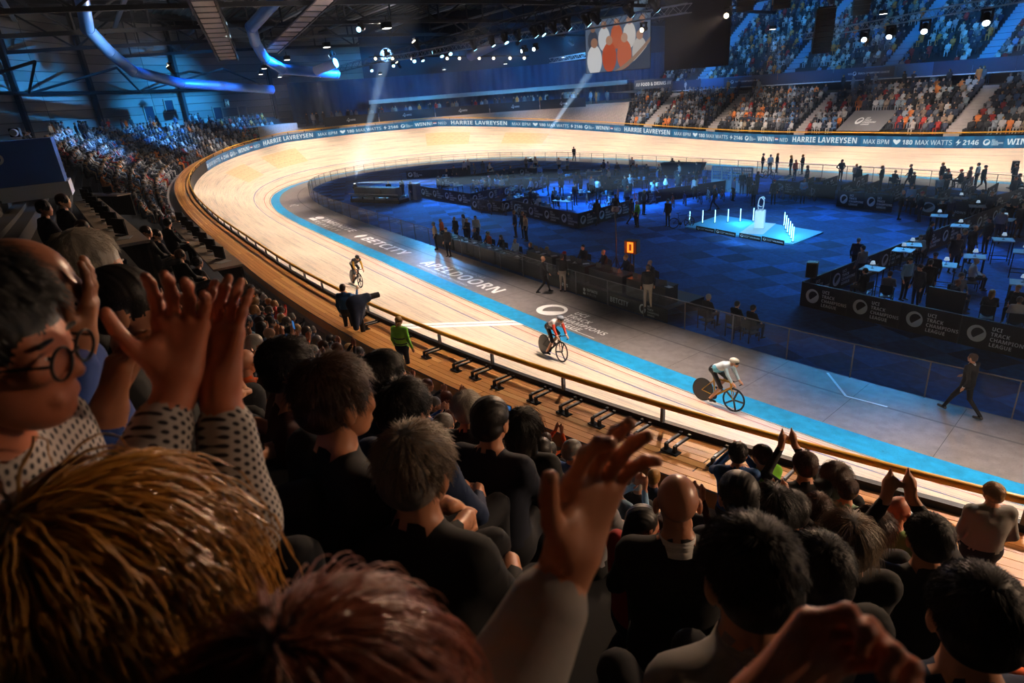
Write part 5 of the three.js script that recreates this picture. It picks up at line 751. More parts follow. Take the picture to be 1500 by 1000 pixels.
{ const a = G(1042, 280), b = G(1092, 284), d = b.clone().sub(a), o = thing('grid_wall', 'grey screen wall with square openings in pit lane', 'screen', [a.x, 0, a.z], Math.atan2(-d.z, d.x)); const L = d.length() * 1.15; walls.push([a, b]); add(o, 'frame', merge([box(L, 0.08, 0.06, L / 2, 2.0, 0), box(L, 0.9, 0.06, L / 2, 0.5, 0), ...[0, 1, 2, 3, 4].map((i) => box(0.08, 2, 0.08, i * L / 4, 1, 0))]), std(0x6c757c, 0.6)); const bars = []; for (let i = 0; i < 24; i++) bars.push(box(0.05, 1.05, 0.03, (i + 0.5) * L / 24, 1.45, 0)); for (let j = 0; j < 5; j++) bars.push(box(L, 0.06, 0.03, L / 2, 1.0 + j * 0.24, 0)); for (const g of bars) add(o, 'grid_bar', g, std(0x5a636a, 0.6)); }
{ const c = G(1000, 262), e = V(Math.cos(0.35) * 2, 0, -Math.sin(0.35) * 2), k = G(556, 296), ke = V(Math.cos(0.42) * 3.1, 0, -Math.sin(0.42) * 3.1); for (const dz of [-0.5, 0, 0.5]) { walls.push([c.clone().sub(e).add(V(0, 0, dz)), c.clone().add(e).add(V(0, 0, dz))], [k.clone().sub(ke).add(V(0, 0, dz)), k.clone().add(ke).add(V(0, 0, dz))]); } }
{ const p = G(1000, 262), o = tag(add(scene, 'black_skip', (() => { const s = new THREE.Shape([new THREE.Vector2(-2, 1), new THREE.Vector2(2, 1), new THREE.Vector2(1.6, 0), new THREE.Vector2(-1.6, 0)]); return new THREE.ExtrudeGeometry(s, { depth: 1, bevelEnabled: true, bevelSize: 0.04, bevelThickness: 0.04, bevelSegments: 1 }).translate(0, 0.45, -0.5); })(), bannerPlain), 'black trapezoid counter on legs below far straight', 'counter'); o.position.copy(p); o.rotation.y = 0.35; }
{ const sh = new THREE.BoxGeometry(1.6, 0.04, 0.7).translate(0, 0.74, 0), lg = new THREE.BoxGeometry(0.05, 0.72, 0.05); let i = 0; for (const [x, y] of [[650, 270], [668, 284], [720, 262], [745, 290], [775, 295], [800, 316], [825, 308], [850, 295], [880, 300], [905, 280], [935, 276], [960, 285], [780, 256], [830, 270], [870, 262], [1080, 268], [1150, 275], [1195, 280], [1250, 292], [1290, 297], [1365, 308], [1395, 310], [765, 303], [700, 280]]) { const p = nudge(G(x, y), 0.9), o = thing('pit_table', 'folding table in the pits with kit on it', 'table', [p.x, 0, p.z], rr(0, 3), 'folding tables in the pits'); add(o, 'table_top', sh, pick([tableTop, std(0x9fb2c0, 0.6)])); for (const [a, b] of [[-0.7, -0.3], [0.7, -0.3], [0.7, 0.3], [-0.7, 0.3]]) { const l = add(o, 'leg', lg, blackMetal); l.position.set(a, 0.36, b); } for (let k = 0; k < 3; k++) { const w = V(-0.5 + k * 0.5 + rr(-0.06, 0.06), 0.762, rr(-0.15, 0.15)).applyAxisAngle(V(0, 1, 0), o.rotation.y).add(o.position), m = tag(add(scene, 'kit_box', (() => { const h = rr(0.1, 0.3); return rbox(rr(0.15, 0.34), h, rr(0.15, 0.3), 0.02, 0, h / 2, 0); })(), pick([paper, caseMat, std(0x4d88b8, 0.6)])), 'small kit box on a folding pit table', 'box', 'kit boxes on pit tables'); m.position.copy(w); } } }
{ const p = G(900, 296), m = tag(add(scene, 'black_cabinet', rbox(0.9, 1.6, 0.7, 0.03, 0, 0.8, 0), bannerPlain), 'tall black cabinet standing among the pit crews', 'cabinet'); m.position.copy(G(776, 288)); }

// ---------------------------------------------------------------- crew, officials and guests
const crewGeoCache = new Map(); let officialN = 0;
const WALK = STAND({ j: { knL: [0.1, 0.5, 0.2], ftL: [0.1, 0.09, 0.28], knR: [-0.1, 0.5, 0.02], ftR: [-0.1, 0.12, -0.32], elL: [0.24, 1.14, -0.12], wrL: [0.22, 0.92, -0.08], elR: [-0.24, 1.14, 0.1], wrR: [-0.2, 0.95, 0.26] } });
const CREW = { standing: { J: STAND() }, 'arms folded': { J: STAND({ j: { elL: [0.25, 1.12, 0.06], elR: [-0.25, 1.12, 0.06], wrL: [-0.02, 1.14, 0.2], wrR: [0.02, 1.18, 0.2] } }) }, walking: { J: WALK }, 'hands on hips': { J: STAND({ j: { elL: [0.36, 1.16, -0.08], elR: [-0.36, 1.16, -0.08], wrL: [0.19, 1.0, 0.06], wrR: [-0.19, 1.0, 0.06] } }), }, seated: { J: SEAT() }, pointing: { J: STAND({ j: { elR: [-0.3, 1.3, 0.22], wrR: [-0.28, 1.45, 0.44] } }) } };
const crewGeo = (pose, style) => { const k = pose + style; if (!crewGeoCache.has(k)) crewGeoCache.set(k, personGeo(CREW[pose].J, { style, cell: 0.036, headCell: 0.024 })); return crewGeoCache.get(k); };
function crew(px, py, pose, top, place, o = {}) {
  const p = o.p ?? (o.y ? at(px, py, o.y) : nudge(at(px, py, 0), pose === 'seated' ? 0.42 : 0.34)), style = o.style ?? pick(['short', 'short', 'crop', 'long', 'bald', 'cap']), hair = o.hair ?? pick(['dark', 'black', 'brown', 'grey', 'blond']);
  const m = new THREE.Mesh(crewGeo(pose, style), [pick(SKIN), o.topMat ?? TOPS[top], o.pants ?? pick(PANTS), HAIR[hair], SHOE, pick([CAPMAT.navy, CAPMAT.white, CAPMAT.red])]); m.name = numbered('person'); m.position.copy(p).add(V(0, 0.012, 0)); m.rotation.y = o.turn ?? rr(-3.1, 3.1); if (o.scale) m.scale.setScalar(o.scale); scene.add(m);
  tag(m, o.label ?? `${pose === 'standing' ? 'person standing' : pose === 'seated' ? 'person sitting' : pose === 'walking' ? 'person walking' : 'person with ' + (pose === 'pointing' ? 'one arm out' : pose)} in ${top}, ${STYLE_WORD[style] ? (style === 'bald' ? 'shaved head' : STYLE_WORD[style] + ' ' + hair + ' hair') : 'peaked cap'}, ${place}`, 'person', 'people ' + place);
  if (pose === 'seated') { const s = new THREE.Group(); s.name = numbered('stacking_chair'); s.position.copy(m.position); s.rotation.y = m.rotation.y; scene.add(s); tag(s, `black chair under the sitting person ${place}`, 'chair', 'chairs ' + place); const b = (n, g) => add(s, n, g, blackMetal); b('seat', box(0.44, 0.03, 0.4, 0, 0.325, 0)); b('backrest', box(0.44, 0.3, 0.03, 0, 0.68, -0.27)); for (const [x, z] of [[-0.2, -0.27], [0.2, -0.27], [0.2, 0.19], [-0.2, 0.19]]) b('leg', box(0.03, z < 0 ? 0.7 : 0.32, 0.03, x, z < 0 ? 0.35 : 0.16, z)); }
  return m;
}
// by the fence and the platform
crew(658, 376, 'standing', 'black', 'on the apron beside the glass fence', { turn: 0.4, style: 'short', hair: 'dark' });
crew(797, 429, 'walking', 'black', 'on the apron before the platform', { turn: 2.6, style: 'bald', pants: PANTS[3] });
crew(825, 427, 'standing', 'black', 'on the apron before the platform', { turn: -2.6, style: 'crop', pants: cloth(0xa89c8c) });
crew(949, 452, 'standing', 'black', 'on the officials platform', { turn: -2.2, y: 0.556, style: 'short', hair: 'brown', pants: cloth(0x8d8578) });
for (const [x, y, top, po] of [[640, 366, 'beige', 'standing'], [650, 360, 'orange', 'standing'], [664, 358, 'black', 'standing'], [676, 356, 'white', 'standing'], [688, 360, 'charcoal', 'arms folded'], [700, 356, 'white', 'standing'], [718, 372, 'orange', 'seated'], [756, 348, 'dark blue', 'standing'], [768, 350, 'black', 'standing'], [774, 352, 'beige', 'standing']]) crew(x, y, po, top, 'behind the glass fence', { turn: rr(-0.8, 0.8) });
for (const [x, y, top] of [[792, 398, 'black'], [806, 393, 'black'], [826, 392, 'dark blue'], [850, 400, 'white'], [866, 405, 'black'], [838, 388, 'charcoal'], [884, 408, 'navy'], [914, 428, 'black'], [935, 438, 'charcoal'], [775, 384, 'navy'], [820, 382, 'white']].sort((a, b) => b[0] - a[0])) crew(x, y, 'seated', top, 'at the officials tables', (() => { const u = deskU0 + 2.2 + 1.45 * officialN++; return { p: onTrack(u, -5.35).setY(u < deskU1 ? 0.55 : 0), turn: Math.atan2(path(u).nx, path(u).nz) + rr(-0.4, 0.4) }; })());
for (const [x, y, top, h] of [[1007, 492, 'black', 'white'], [1049, 505, 'black', 'dark'], [1074, 511, 'black', 'dark']]) crew(x, y, 'seated', top, 'inside the fence near the apron', (() => { const g0 = G(x, y), u = uNear(g0.x, g0.z); return { p: onTrack(u, -4.62), turn: faceTrack(u) + rr(-0.3, 0.3), hair: h, style: 'short' }; })());
crew(958, 298, 'walking', 'light blue', 'beside the pit tables', {}); crew(1070, 292, 'standing', 'light blue', 'beside a bicycle near the grid wall', { turn: 2.6, style: 'short' });
// open carpet
for (const [x, y, top, po] of [[875, 330, 'black', 'walking'], [925, 330, 'navy', 'walking'], [943, 315, 'charcoal', 'standing'], [978, 332, 'black', 'standing'], [1046, 308, 'black', 'walking'], [1103, 302, 'black', 'standing'], [1132, 300, 'black', 'standing'], [902, 322, 'black', 'walking'], [857, 300, 'black', 'standing'], [823, 288, 'navy', 'walking'], [748, 287, 'black', 'walking'], [1316, 322, 'black', 'pointing'], [1345, 325, 'black', 'standing'], [1335, 313, 'light blue', 'walking']]) crew(x, y, po, top, 'on the open blue carpet');
crew(928, 331, 'standing', 'green', 'on the open blue carpet', { topMat: cloth(0x7fd43a), label: 'person in bright yellow-green safety vest on the blue carpet' });
for (const [x, y, top, po] of [[1116, 253, 'charcoal', 'arms folded'], [1127, 255, 'white', 'standing'], [1137, 253, 'black', 'standing'], [1157, 257, 'black', 'standing'], [1174, 256, 'black', 'arms folded'], [1163, 265, 'orange', 'standing'], [1230, 266, 'black', 'hands on hips'], [1308, 276, 'charcoal', 'seated'], [1330, 276, 'navy', 'walking'], [1376, 274, 'black', 'hands on hips'], [1415, 282, 'beige', 'standing'], [1436, 280, 'black', 'walking'], [1488, 284, 'black', 'seated'], [1090, 285, 'black', 'standing'], [1096, 288, 'black', 'standing'], [1108, 285, 'charcoal', 'pointing']]) crew(x, y, po, top, 'by the far apron');
crew(841, 236, 'walking', 'black', 'crossing the far apron', { turn: 1.2, style: 'short', hair: 'dark' });
// pit crews in the middle
for (let i = 0; i < 62; i++) { const [x, y] = freeSpot(() => { const a = rr(655, 1045); return [a, 250 + rnd() * Math.min(62, (a - 640) * 0.5 + 8) * (a > 930 ? 0.72 : 1)]; }); crew(x, y, pick(['seated', 'seated', 'standing', 'standing', 'arms folded', 'walking', 'pointing']), pick(['white', 'light blue', 'grey', 'black', 'navy', 'white', 'dark blue', 'white', 'charcoal']), 'among the pit booths'); }
for (const [x, y] of [[572, 293], [585, 296], [592, 290], [600, 294], [645, 288], [648, 284]]) crew(x, y, 'standing', 'black', 'beside the grey console');
for (let i = 0; i < 14; i++) crew(...freeSpot(() => [rr(1145, 1490), rr(274, 300)]), pick(['seated', 'standing', 'walking', 'arms folded']), pick(['black', 'navy', 'white', 'light blue', 'charcoal']), 'in the warm-up pits');
// lounge guests
for (const [x, y, top, po] of [[1246, 425, 'grey', 'standing'], [1262, 408, 'dark blue', 'standing'], [1270, 440, 'black', 'seated'], [1290, 448, 'grey', 'seated'], [1322, 440, 'light blue', 'standing'], [1335, 448, 'navy', 'standing'], [1352, 445, 'black', 'standing'], [1360, 432, 'black', 'standing'], [1378, 448, 'grey', 'seated'], [1396, 452, 'navy', 'seated'], [1393, 400, 'navy', 'standing'], [1420, 425, 'white', 'seated'], [1342, 385, 'white', 'seated'], [1355, 378, 'black', 'standing'], [1402, 392, 'dark blue', 'standing'], [1412, 388, 'black', 'standing'], [1440, 372, 'black', 'standing'], [1455, 355, 'grey', 'standing'], [1468, 345, 'black', 'standing'], [1484, 350, 'charcoal', 'standing'], [1490, 335, 'black', 'standing'], [1446, 330, 'navy', 'standing'], [1462, 322, 'white', 'seated'], [1480, 318, 'black', 'seated'], [1442, 478, 'charcoal', 'seated'], [1458, 482, 'white', 'seated'], [1480, 470, 'black', 'seated'], [1496, 488, 'black', 'standing'], [1368, 340, 'black', 'standing'], [1385, 335, 'dark blue', 'standing'], [1410, 318, 'black', 'standing']]) crew(x, y, po, top, 'in the lounge');
// man in black striding along the apron
{ const J = STAND({ j: { hip: [0, 0.9, 0], knL: [0.09, 0.5, 0.24], ftL: [0.09, 0.1, 0.42], knR: [-0.09, 0.47, -0.06], ftR: [-0.09, 0.12, -0.4], elL: [0.26, 1.13, -0.14], wrL: [0.26, 0.9, -0.06], elR: [-0.26, 1.13, 0.1], wrR: [-0.24, 0.98, 0.3], fdL: [0, 0.15, 1], fdR: [0, -0.2, 1] } }), p = G(1408, 607);
  const g = personGeo(J, { style: 'short', cell: 0.022, headCell: 0.011 }), m = new THREE.Mesh(g, [SKIN[1], TOPS.black, PANTS[3], HAIR.brown, std(0x4a4136, 0.6), SHOE]); m.name = numbered('person'); m.position.copy(p); m.rotation.y = -Math.PI / 2 - 0.2; scene.add(m); tag(m, 'man in black suit and white collar striding along the grey apron', 'person'); const c = add(m, 'shirt_collar', new THREE.CylinderGeometry(0.064, 0.084, 0.05, 20, 1, true), TOPS.white); c.position.set(0, 1.475, 0.01); const e = add(m, 'eyeglasses', eyeglassGeo, std(0x101010, 0.3)); e.position.set(...J.head); for (const s of ['L', 'R']) { const cf = add(m, 'shirt_cuff', new THREE.CylinderGeometry(0.033, 0.033, 0.03, 12), TOPS.white); cf.position.set(...J['wr' + s]); } }

// ---------------------------------------------------------------- roof steel, ducts, rigging
const steel = std(0x1b1c20, 0.55, { metalness: 0.4 }), paleSteel = std(0x8e9095, 0.5, { metalness: 0.4 });
function latticeGeos(a, b, w, h, bays, r) {   // box truss from a to b
  const d = b.clone().sub(a), s = V(-d.z, 0, d.x).normalize().multiplyScalar(w / 2), up = V(0, h, 0), c = (t, i) => a.clone().addScaledVector(d, t).add(s.clone().multiplyScalar(i & 1 ? 1 : -1)).add(i & 2 ? up : V(0, 0, 0)), g = [];
  const chords = [], lace = []; for (let i = 0; i < 4; i++) chords.push(rod(c(0, i), c(1, i), r, 6));
  for (let k = 0; k < bays; k++) { const t0 = k / bays, t1 = (k + 1) / bays; lace.push(rod(c(t0, k % 2 ? 0 : 2), c(t1, k % 2 ? 2 : 0), r * 0.6, 5), rod(c(t0, k % 2 ? 1 : 3), c(t1, k % 2 ? 3 : 1), r * 0.6, 5), rod(c(t0, k % 2 ? 0 : 1), c(t1, k % 2 ? 1 : 0), r * 0.6, 5)); }
  return { chords, lace };
}
function truss(name, label, a, b, w, h, bays, r, mat, group) { const t = thing(name, label, 'truss', [0, 0, 0], 0, group), { chords, lace } = latticeGeos(a, b, w, h, bays, r); for (const g of chords) add(t, 'chord', g, mat); add(t, 'lacing', merge(lace), mat); return t; }
// planar roof girders across the hall with posts, diagonals and cross purlins
for (const x of [-64, -50, -36, -22, -8]) { const t = thing('roof_girder', 'deep dark steel roof girder with diagonal bracing spanning the hall', 'girder', [0, 0, 0], 0, 'roof girders'), z0 = -52, z1 = 50, n = 17, lo = (k) => V(x, 15.6 + 1.3 * Math.sin(k / n * Math.PI), z0 + (z1 - z0) * k / n), hi = (k) => lo(k).setY(20.6); for (let k = 0; k < n; k++) { add(t, 'bottom_chord', beam(lo(k), lo(k + 1), 0.34), steel); add(t, 'diagonal', beam(k % 2 ? hi(k) : lo(k), k % 2 ? lo(k + 1) : hi(k + 1), 0.18), steel); add(t, 'post', beam(lo(k), hi(k), 0.16), steel); } add(t, 'top_chord', beam(hi(0), hi(n), 0.34), steel); }
{ const g = []; for (let z = -48; z <= 46; z += 9.4) g.push(beam(V(-70, 19.4, z), V(40, 19.4, z), 0.22, 0.4)); g.forEach((q) => tag(add(scene, 'roof_purlin', q, paleSteel), 'long pale steel purlin running under the roof deck', 'beam', 'roof purlins')); }
{ const g = []; for (let k = 0; k < 5; k++) { const u0 = 20 + k * 9, a = outside(u0, 17.2, 12.2), b = outside(u0 + 9, 17.2, 12.2), c = outside(u0 + 4.5, 12, 14.6); for (const q of [beam(a, b, 0.28), beam(a, c, 0.2), beam(b, c, 0.2)]) tag(add(scene, 'wall_brace', q, steel), 'dark steel brace fixed along the boarded end wall', 'beam', 'braces of the end wall'); } }
// blue air ducts made of straight lengths
const ductMat = std(0x2d62a8, 0.4, { metalness: 0.2 });
function duct(label, pts, r) { const t = thing('air_duct', label, 'duct'); const P = pts.map((p) => atDepth(...p)); for (let i = 0; i < P.length - 1; i++) { add(t, 'duct_length', rod(P[i], P[i + 1], r, 20), ductMat); const d = P[i + 1].clone().sub(P[i]).normalize(); add(t, 'joint_ring', rod(P[i + 1].clone().addScaledVector(d, -0.12), P[i + 1].clone().addScaledVector(d, 0.12), r * 1.06, 20), ductMat); } }
duct('long blue round air duct curving down along the boarded wall', [[112, -60, 44], [121, 5, 47], [128, 42, 50], [160, 76, 54], [194, 104, 58], [265, 122, 66], [397, 131, 78]], 0.5);
duct('second blue round air duct bending in front of the roof girders', [[430, -50, 48], [404, 0, 51], [368, 40, 55], [374, 62, 58], [388, 86, 61], [414, 101, 64], [492, 108, 70]], 0.5);
for (const [a, b, l] of [[[462, 104, 66], [492, 92, 65], 'short pale round duct piece beside the truss end'], [[688, 82, 58], [738, 58, 55], 'pale white cylinder duct under the lighting truss']]) tag(add(scene, 'duct_piece', rod(atDepth(...a), atDepth(...b), 0.45, 20), std(0xb9c4cf, 0.5)), l, 'duct');
// catwalks: plates between two handrails
function catwalk(label, a, b, n, w) { const t = thing('catwalk', label, 'catwalk'), A = atDepth(...a), B = atDepth(...b), d = B.clone().sub(A), s = V(-d.z, 0, d.x).normalize(); for (let k = 0; k < n; k++) { const c0 = A.clone().addScaledVector(d, (k + 0.08) / n), c1 = A.clone().addScaledVector(d, (k + 0.86) / n); add(t, 'floor_plate', slab(c0, c1, w, 0.05), std(0xa89a90, 0.6)); add(t, 'cross_bar', beam(c1.clone().addScaledVector(s, w * 0.6), c1.clone().addScaledVector(s, -w * 0.6), 0.12), steel); } for (const e of [-1, 1]) { add(t, 'handrail', beam(A.clone().addScaledVector(s, e * w * 0.6).add(V(0, 1, 0)), B.clone().addScaledVector(s, e * w * 0.6).add(V(0, 1, 0)), 0.06), steel); add(t, 'side_beam', beam(A.clone().addScaledVector(s, e * w * 0.6), B.clone().addScaledVector(s, e * w * 0.6), 0.16), steel); } }
catwalk('pale plated catwalk descending from the roof over the end stand', [282, -30, 40], [335, 88, 62], 16, 1.5);
catwalk('pale plated catwalk between the two blue ducts', [508, -30, 46], [395, 78, 64], 14, 1.4);
// lighting trusses
const TY = 13;
const trA = at(462, 114, TY), trB = at(1015, -22, TY);
truss('lighting_truss', 'long black lighting truss carrying a row of blue lamps', trA, trB, 0.7, 0.7, 56, 0.04, steel);
truss('lighting_truss', 'lower bright truss behind the main lamp row', at(560, 92, 12.4), at(1010, 18, 12.4), 0.5, 0.5, 60, 0.03, paleSteel);
const siA = at(1178, 58, 11), siB = at(1530, -3, 11); truss('lighting_truss', 'silver truss hanging before the upper tier', siA, siB, 0.42, 0.42, 44, 0.025, paleSteel);
truss('lighting_truss', 'black truss above the video screens', at(930, 35, 14.4), at(1220, -18, 14.4), 0.6, 0.6, 34, 0.035, steel);
truss('lighting_truss', 'short truss with dark bars beside the video screen', at(808, 92, 11.6), at(862, 84, 11.6), 0.6, 0.5, 12, 0.04, paleSteel);
// moving heads on the main truss: yoke, body, glowing lens
const blueGlow = lampMat(0.35, 0.75, 1, 6), whiteGlow = lampMat(0.8, 0.92, 1, 9), warmGlow = lampMat(1, 0.82, 0.55, 7);
const MH = { yoke: merge([box(0.5, 0.12, 0.35, 0, -0.06, 0), box(0.06, 0.5, 0.2, -0.25, -0.35, 0), box(0.06, 0.5, 0.2, 0.25, -0.35, 0)]), body: merge([new THREE.CylinderGeometry(0.2, 0.17, 0.6, 18).rotateX(Math.PI / 2), new THREE.SphereGeometry(0.19, 16, 10).translate(0, 0, -0.3)]), lens: new THREE.CylinderGeometry(0.165, 0.165, 0.02, 20).rotateX(Math.PI / 2).translate(0, 0, 0.31) };
function movingHead(pos, target, glow, label, light, group) {
  const t = thing('moving_head_lamp', label, 'lamp', pos.toArray(), 0, group); add(t, 'yoke', MH.yoke, steel); const b = add(t, 'lamp_body', MH.body, steel); b.position.set(0, -0.5, 0); b.lookAt(target); const l = add(b, 'lens', MH.lens, glow);
  const c = pos.clone().add(V(0, -0.5, 0)), d = target.clone().sub(c).normalize(); if (light) spot('moving_head', c.addScaledVector(d, 0.36), target, ...light); return t;
}
const BLUE = lin(0.08, 0.44, 1), DEEP = lin(0.03, 0.36, 1);
const onTruss = (a, b, x, y) => { let best = 0, bd = 1e9; for (let t = 0; t <= 1; t += 0.002) { const p = toPixel(a.clone().lerp(b, t)); if (p && Math.abs(p[0] - x) < bd) { bd = Math.abs(p[0] - x); best = t; } } return a.clone().lerp(b, best).setY(y); };
const heads = [[543, 73], [575, 68], [605, 63], [617, 60], [645, 53], [657, 50], [693, 43], [720, 38], [738, 33], [758, 28], [782, 27], [793, 20], [810, 18], [830, 13], [858, 12], [872, 7], [920, -8], [960, -18]];
heads.forEach(([x, y], i) => { const p = onTruss(trA, trB, x, TY - 0.05), tg = G(600 + i * 35, 276 + (i % 3) * 15); movingHead(p, tg, blueGlow, 'moving-head lamp with glowing blue lens on main truss', i % 2 === 0 && i < 14 ? [BLUE, 2400, 0.36, 0.8, 8] : null, 'blue lamps on the main truss'); });
for (const [x, y, tx, ty] of [[1195, 57, 1060, 330], [1268, 44.5, 1200, 360], [1357, 29, 1300, 380], [1448, 13.5, 1420, 400], [1306, 38, 1180, 330]]) movingHead(onTruss(siA, siB, x, 10.95), G(tx, ty), whiteGlow, 'bright white-blue lamp on silver truss before upper tier', [BLUE, 380, 0.45, 0.8, 8], 'lamps on the silver truss');
[550, 575, 603, 655, 673, 702, 723, 747, 768].forEach((x, i) => { const p = atDepth(x, 86 - i * 0.1, 66), t = thing('warm_lamp', 'small warm white lamp in the row below the truss', 'lamp', p.toArray(), 0, 'warm lamps below the truss'); add(t, 'bracket', box(0.08, 0.4, 0.08, 0, 0.3, 0), steel); add(t, 'bulb', new THREE.SphereGeometry(0.14, 14, 10), warmGlow); });
tag(add(scene, 'lamp_bar', beam(atDepth(540, 83, 66), atDepth(775, 82, 66), 0.1), steel), 'thin dark bar carrying the warm lamps', 'bar');
movingHead(V(25, 12.5, 15), G(1105, 338), whiteGlow, 'added unseen white lamp over the near straight brightening the stage', [lin(0.45, 0.8, 1), 1700, 0.16, 0.4, 6]);  // added out of view to light the stage from the camera side
// wash lamps; the warm and white ones are added to brighten the stands
const WARM = lin(1, 0.66, 0.42), NEUT = lin(1, 0.86, 0.74);
function wash(pos, target, color, I, ang, label, glow) { movingHead(pos, target, glow, label, [color, I, ang, 0.7, 12], 'wash lamps under the roof'); }
wash(V(14, 14, 8), V(33.5, 6.5, 32), WARM, 1500, 0.34, 'added warm wash lamp aimed at the near rows', warmGlow);
wash(V(46, 13, 8), V(35, 7.5, 33), WARM, 300, 0.26, 'added warm wash lamp aimed at the upper near rows', warmGlow);
wash(V(4, 13, -5), V(19, 4.9, 32), WARM, 4600, 0.14, 'added warm wash lamp aimed at the middle near rows', warmGlow);
wash(V(-4, 13, -5), V(8, 4.7, 32.5), WARM, 4600, 0.14, 'added warm wash lamp aimed at the near rows past the finish line', warmGlow);
wash(V(-20, 13, -6), V(-7, 4.7, 33), NEUT, 4600, 0.16, 'added white wash lamp aimed at rows before the bend', whiteGlow);
wash(V(-22, 13, -6), V(-30, 5.3, 32), NEUT, 4200, 0.2, 'added white wash lamp aimed at the bend stand', whiteGlow);
wash(V(-40, 14.5, 8), V(-50, 6.5, 26), NEUT, 500, 0.34, 'added white wash lamp aimed at the top of the bend stand', whiteGlow);
wash(V(42, 12.5, 14), V(35, 4.4, 28.5), WARM, 900, 0.3, 'added warm wash lamp aimed at the rows by the deck', warmGlow);
wash(V(-10, 14, 16), atDepth(28, 240, 22), BLUE, 2600, 0.1, 'added blue wash lamp aimed at the camera gantry', blueGlow);  // extra lamp put in to light the gantry blue
for (const x of [-28, -12, 4, 20]) wash(V(x, 14, -17), V(x + 1, 3.0, -32), NEUT, 620, 0.4, 'added white wash lamp aimed at the far lower stand', whiteGlow);
for (const x of [-24, -8, 8, 22]) wash(V(x, 15.5, -17), V(x, 14, -46), DEEP, 2800, 0.5, 'blue wash lamp aimed at the upper tier', blueGlow);
for (const [a, b] of [[V(-34, 14, 4), outside(36, 17, 9.6)], [V(-34, 14, -2), outside(48, 17, 9.6)], [V(-36, 14, -8), outside(58, 17, 9.6)]]) wash(a, b, DEEP, 18000, 0.22, 'blue wash lamp aimed at the boarded end wall', blueGlow);
for (const [a, b] of [[V(-30, 14, -6), outside(74, 15, 10.5)], [V(-26, 14, -8), outside(84, 15, 10.5)], [V(-18, 14, -8), outside(93, 15, 11)]]) wash(a, b, BLUE, 4200, 0.3, 'blue wash lamp aimed at the stage curtain', blueGlow);
for (const [x, z] of [[-40, 0], [-14, 10], [-30, 26]]) { const p = V(x, 14, z); movingHead(p.clone().setY(13.2), V(x, 21, z + 6), warmGlow, 'added uplight below the girders that brightens the roof deck', [NEUT, 800, 1.2, 0.6, 12], 'added uplights for the roof deck'); }  // three lamps added to lift the dark roof deck
// two floor lamps throw narrow spots; the hall's thin haze scatters them, nothing is drawn for the shafts
// narrow beams from two lamps standing on the carpet edge
const beamGlow = lampMat(0.85, 0.95, 1, 3);
function beamLamp(px, py, h, targets) { const p = at(px, py, h); const st = thing('floor_beam_lamp', 'floor-standing beam lamp with white lens at carpet edge', 'lamp', [p.x, h - 0.25, p.z], 0, 'beam lamps on the infield'); add(st, 'base', rbox(0.4, 0.2, 0.4, 0.04, 0, 0.1, 0), steel); add(st, 'lamp_body', new THREE.SphereGeometry(0.16, 16, 12).translate(0, 0.3, 0), steel); add(st, 'lens', new THREE.CylinderGeometry(0.1, 0.1, 0.03, 16).translate(0, 0.46, 0), beamGlow); targets.forEach(([tg, I, a]) => { const c = V(p.x, h + 0.3, p.z); spot('beam', c.addScaledVector(tg.clone().sub(c).normalize(), 0.3), tg, lin(0.6, 0.85, 1), I, a, 0.3, 2); }); }
beamLamp(520, 272, 1.5, [[at(563, 92, 14.5), 900000, 0.02], [at(640, 266, 2.2), 420000, 0.03]]);
beamLamp(777, 234, 1.2, [[at(872, 95, 11), 700000, 0.04], [at(715, 204, 4), 260000, 0.02]]);
// video screens
const crowdPic = canvasTex(512, 400, (g, w, h) => { g.fillStyle = '#5f6f86'; g.fillRect(0, 0, w, h); const fig = (x, y, s, c, head) => { g.fillStyle = c; g.beginPath(); g.ellipse(x, y + 95 * s, 52 * s, 100 * s, 0, 0, 7); g.fill(); g.fillStyle = head; g.beginPath(); g.ellipse(x, y - 18 * s, 24 * s, 32 * s, 0, 0, 7); g.fill(); g.strokeStyle = c; g.lineWidth = 22 * s; g.beginPath(); g.moveTo(x - 40 * s, y + 50 * s); g.lineTo(x - 12 * s, y + 8 * s); g.stroke(); };
  for (const [x, y, s, c, k] of [[60, 90, 0.8, '#3d4657', '#8d6a58'], [150, 70, 0.9, '#d7d9dc', '#a87f69'], [250, 60, 0.9, '#c8623f', '#b98a72'], [350, 55, 0.95, '#d8d3cf', '#b88b73'], [450, 50, 0.9, '#55607a', '#a67c66'], [70, 200, 1.15, '#e2e2e2', '#a2765f'], [190, 190, 1.1, '#c4502c', '#b98a70'], [310, 180, 1.1, '#cf6a48', '#c0947c'], [430, 170, 1.1, '#c9c2bd', '#b48873']]) fig(x, y, s, c, k);
  g.fillStyle = '#9d7f6c'; g.beginPath(); g.moveTo(230, 400); g.quadraticCurveTo(360, 340, 512, 170); g.lineTo(512, 200); g.quadraticCurveTo(380, 360, 280, 400); g.fill(); g.fillStyle = '#39465c'; g.beginPath(); g.moveTo(285, 400); g.quadraticCurveTo(390, 360, 512, 205); g.lineTo(512, 400); g.fill(); });
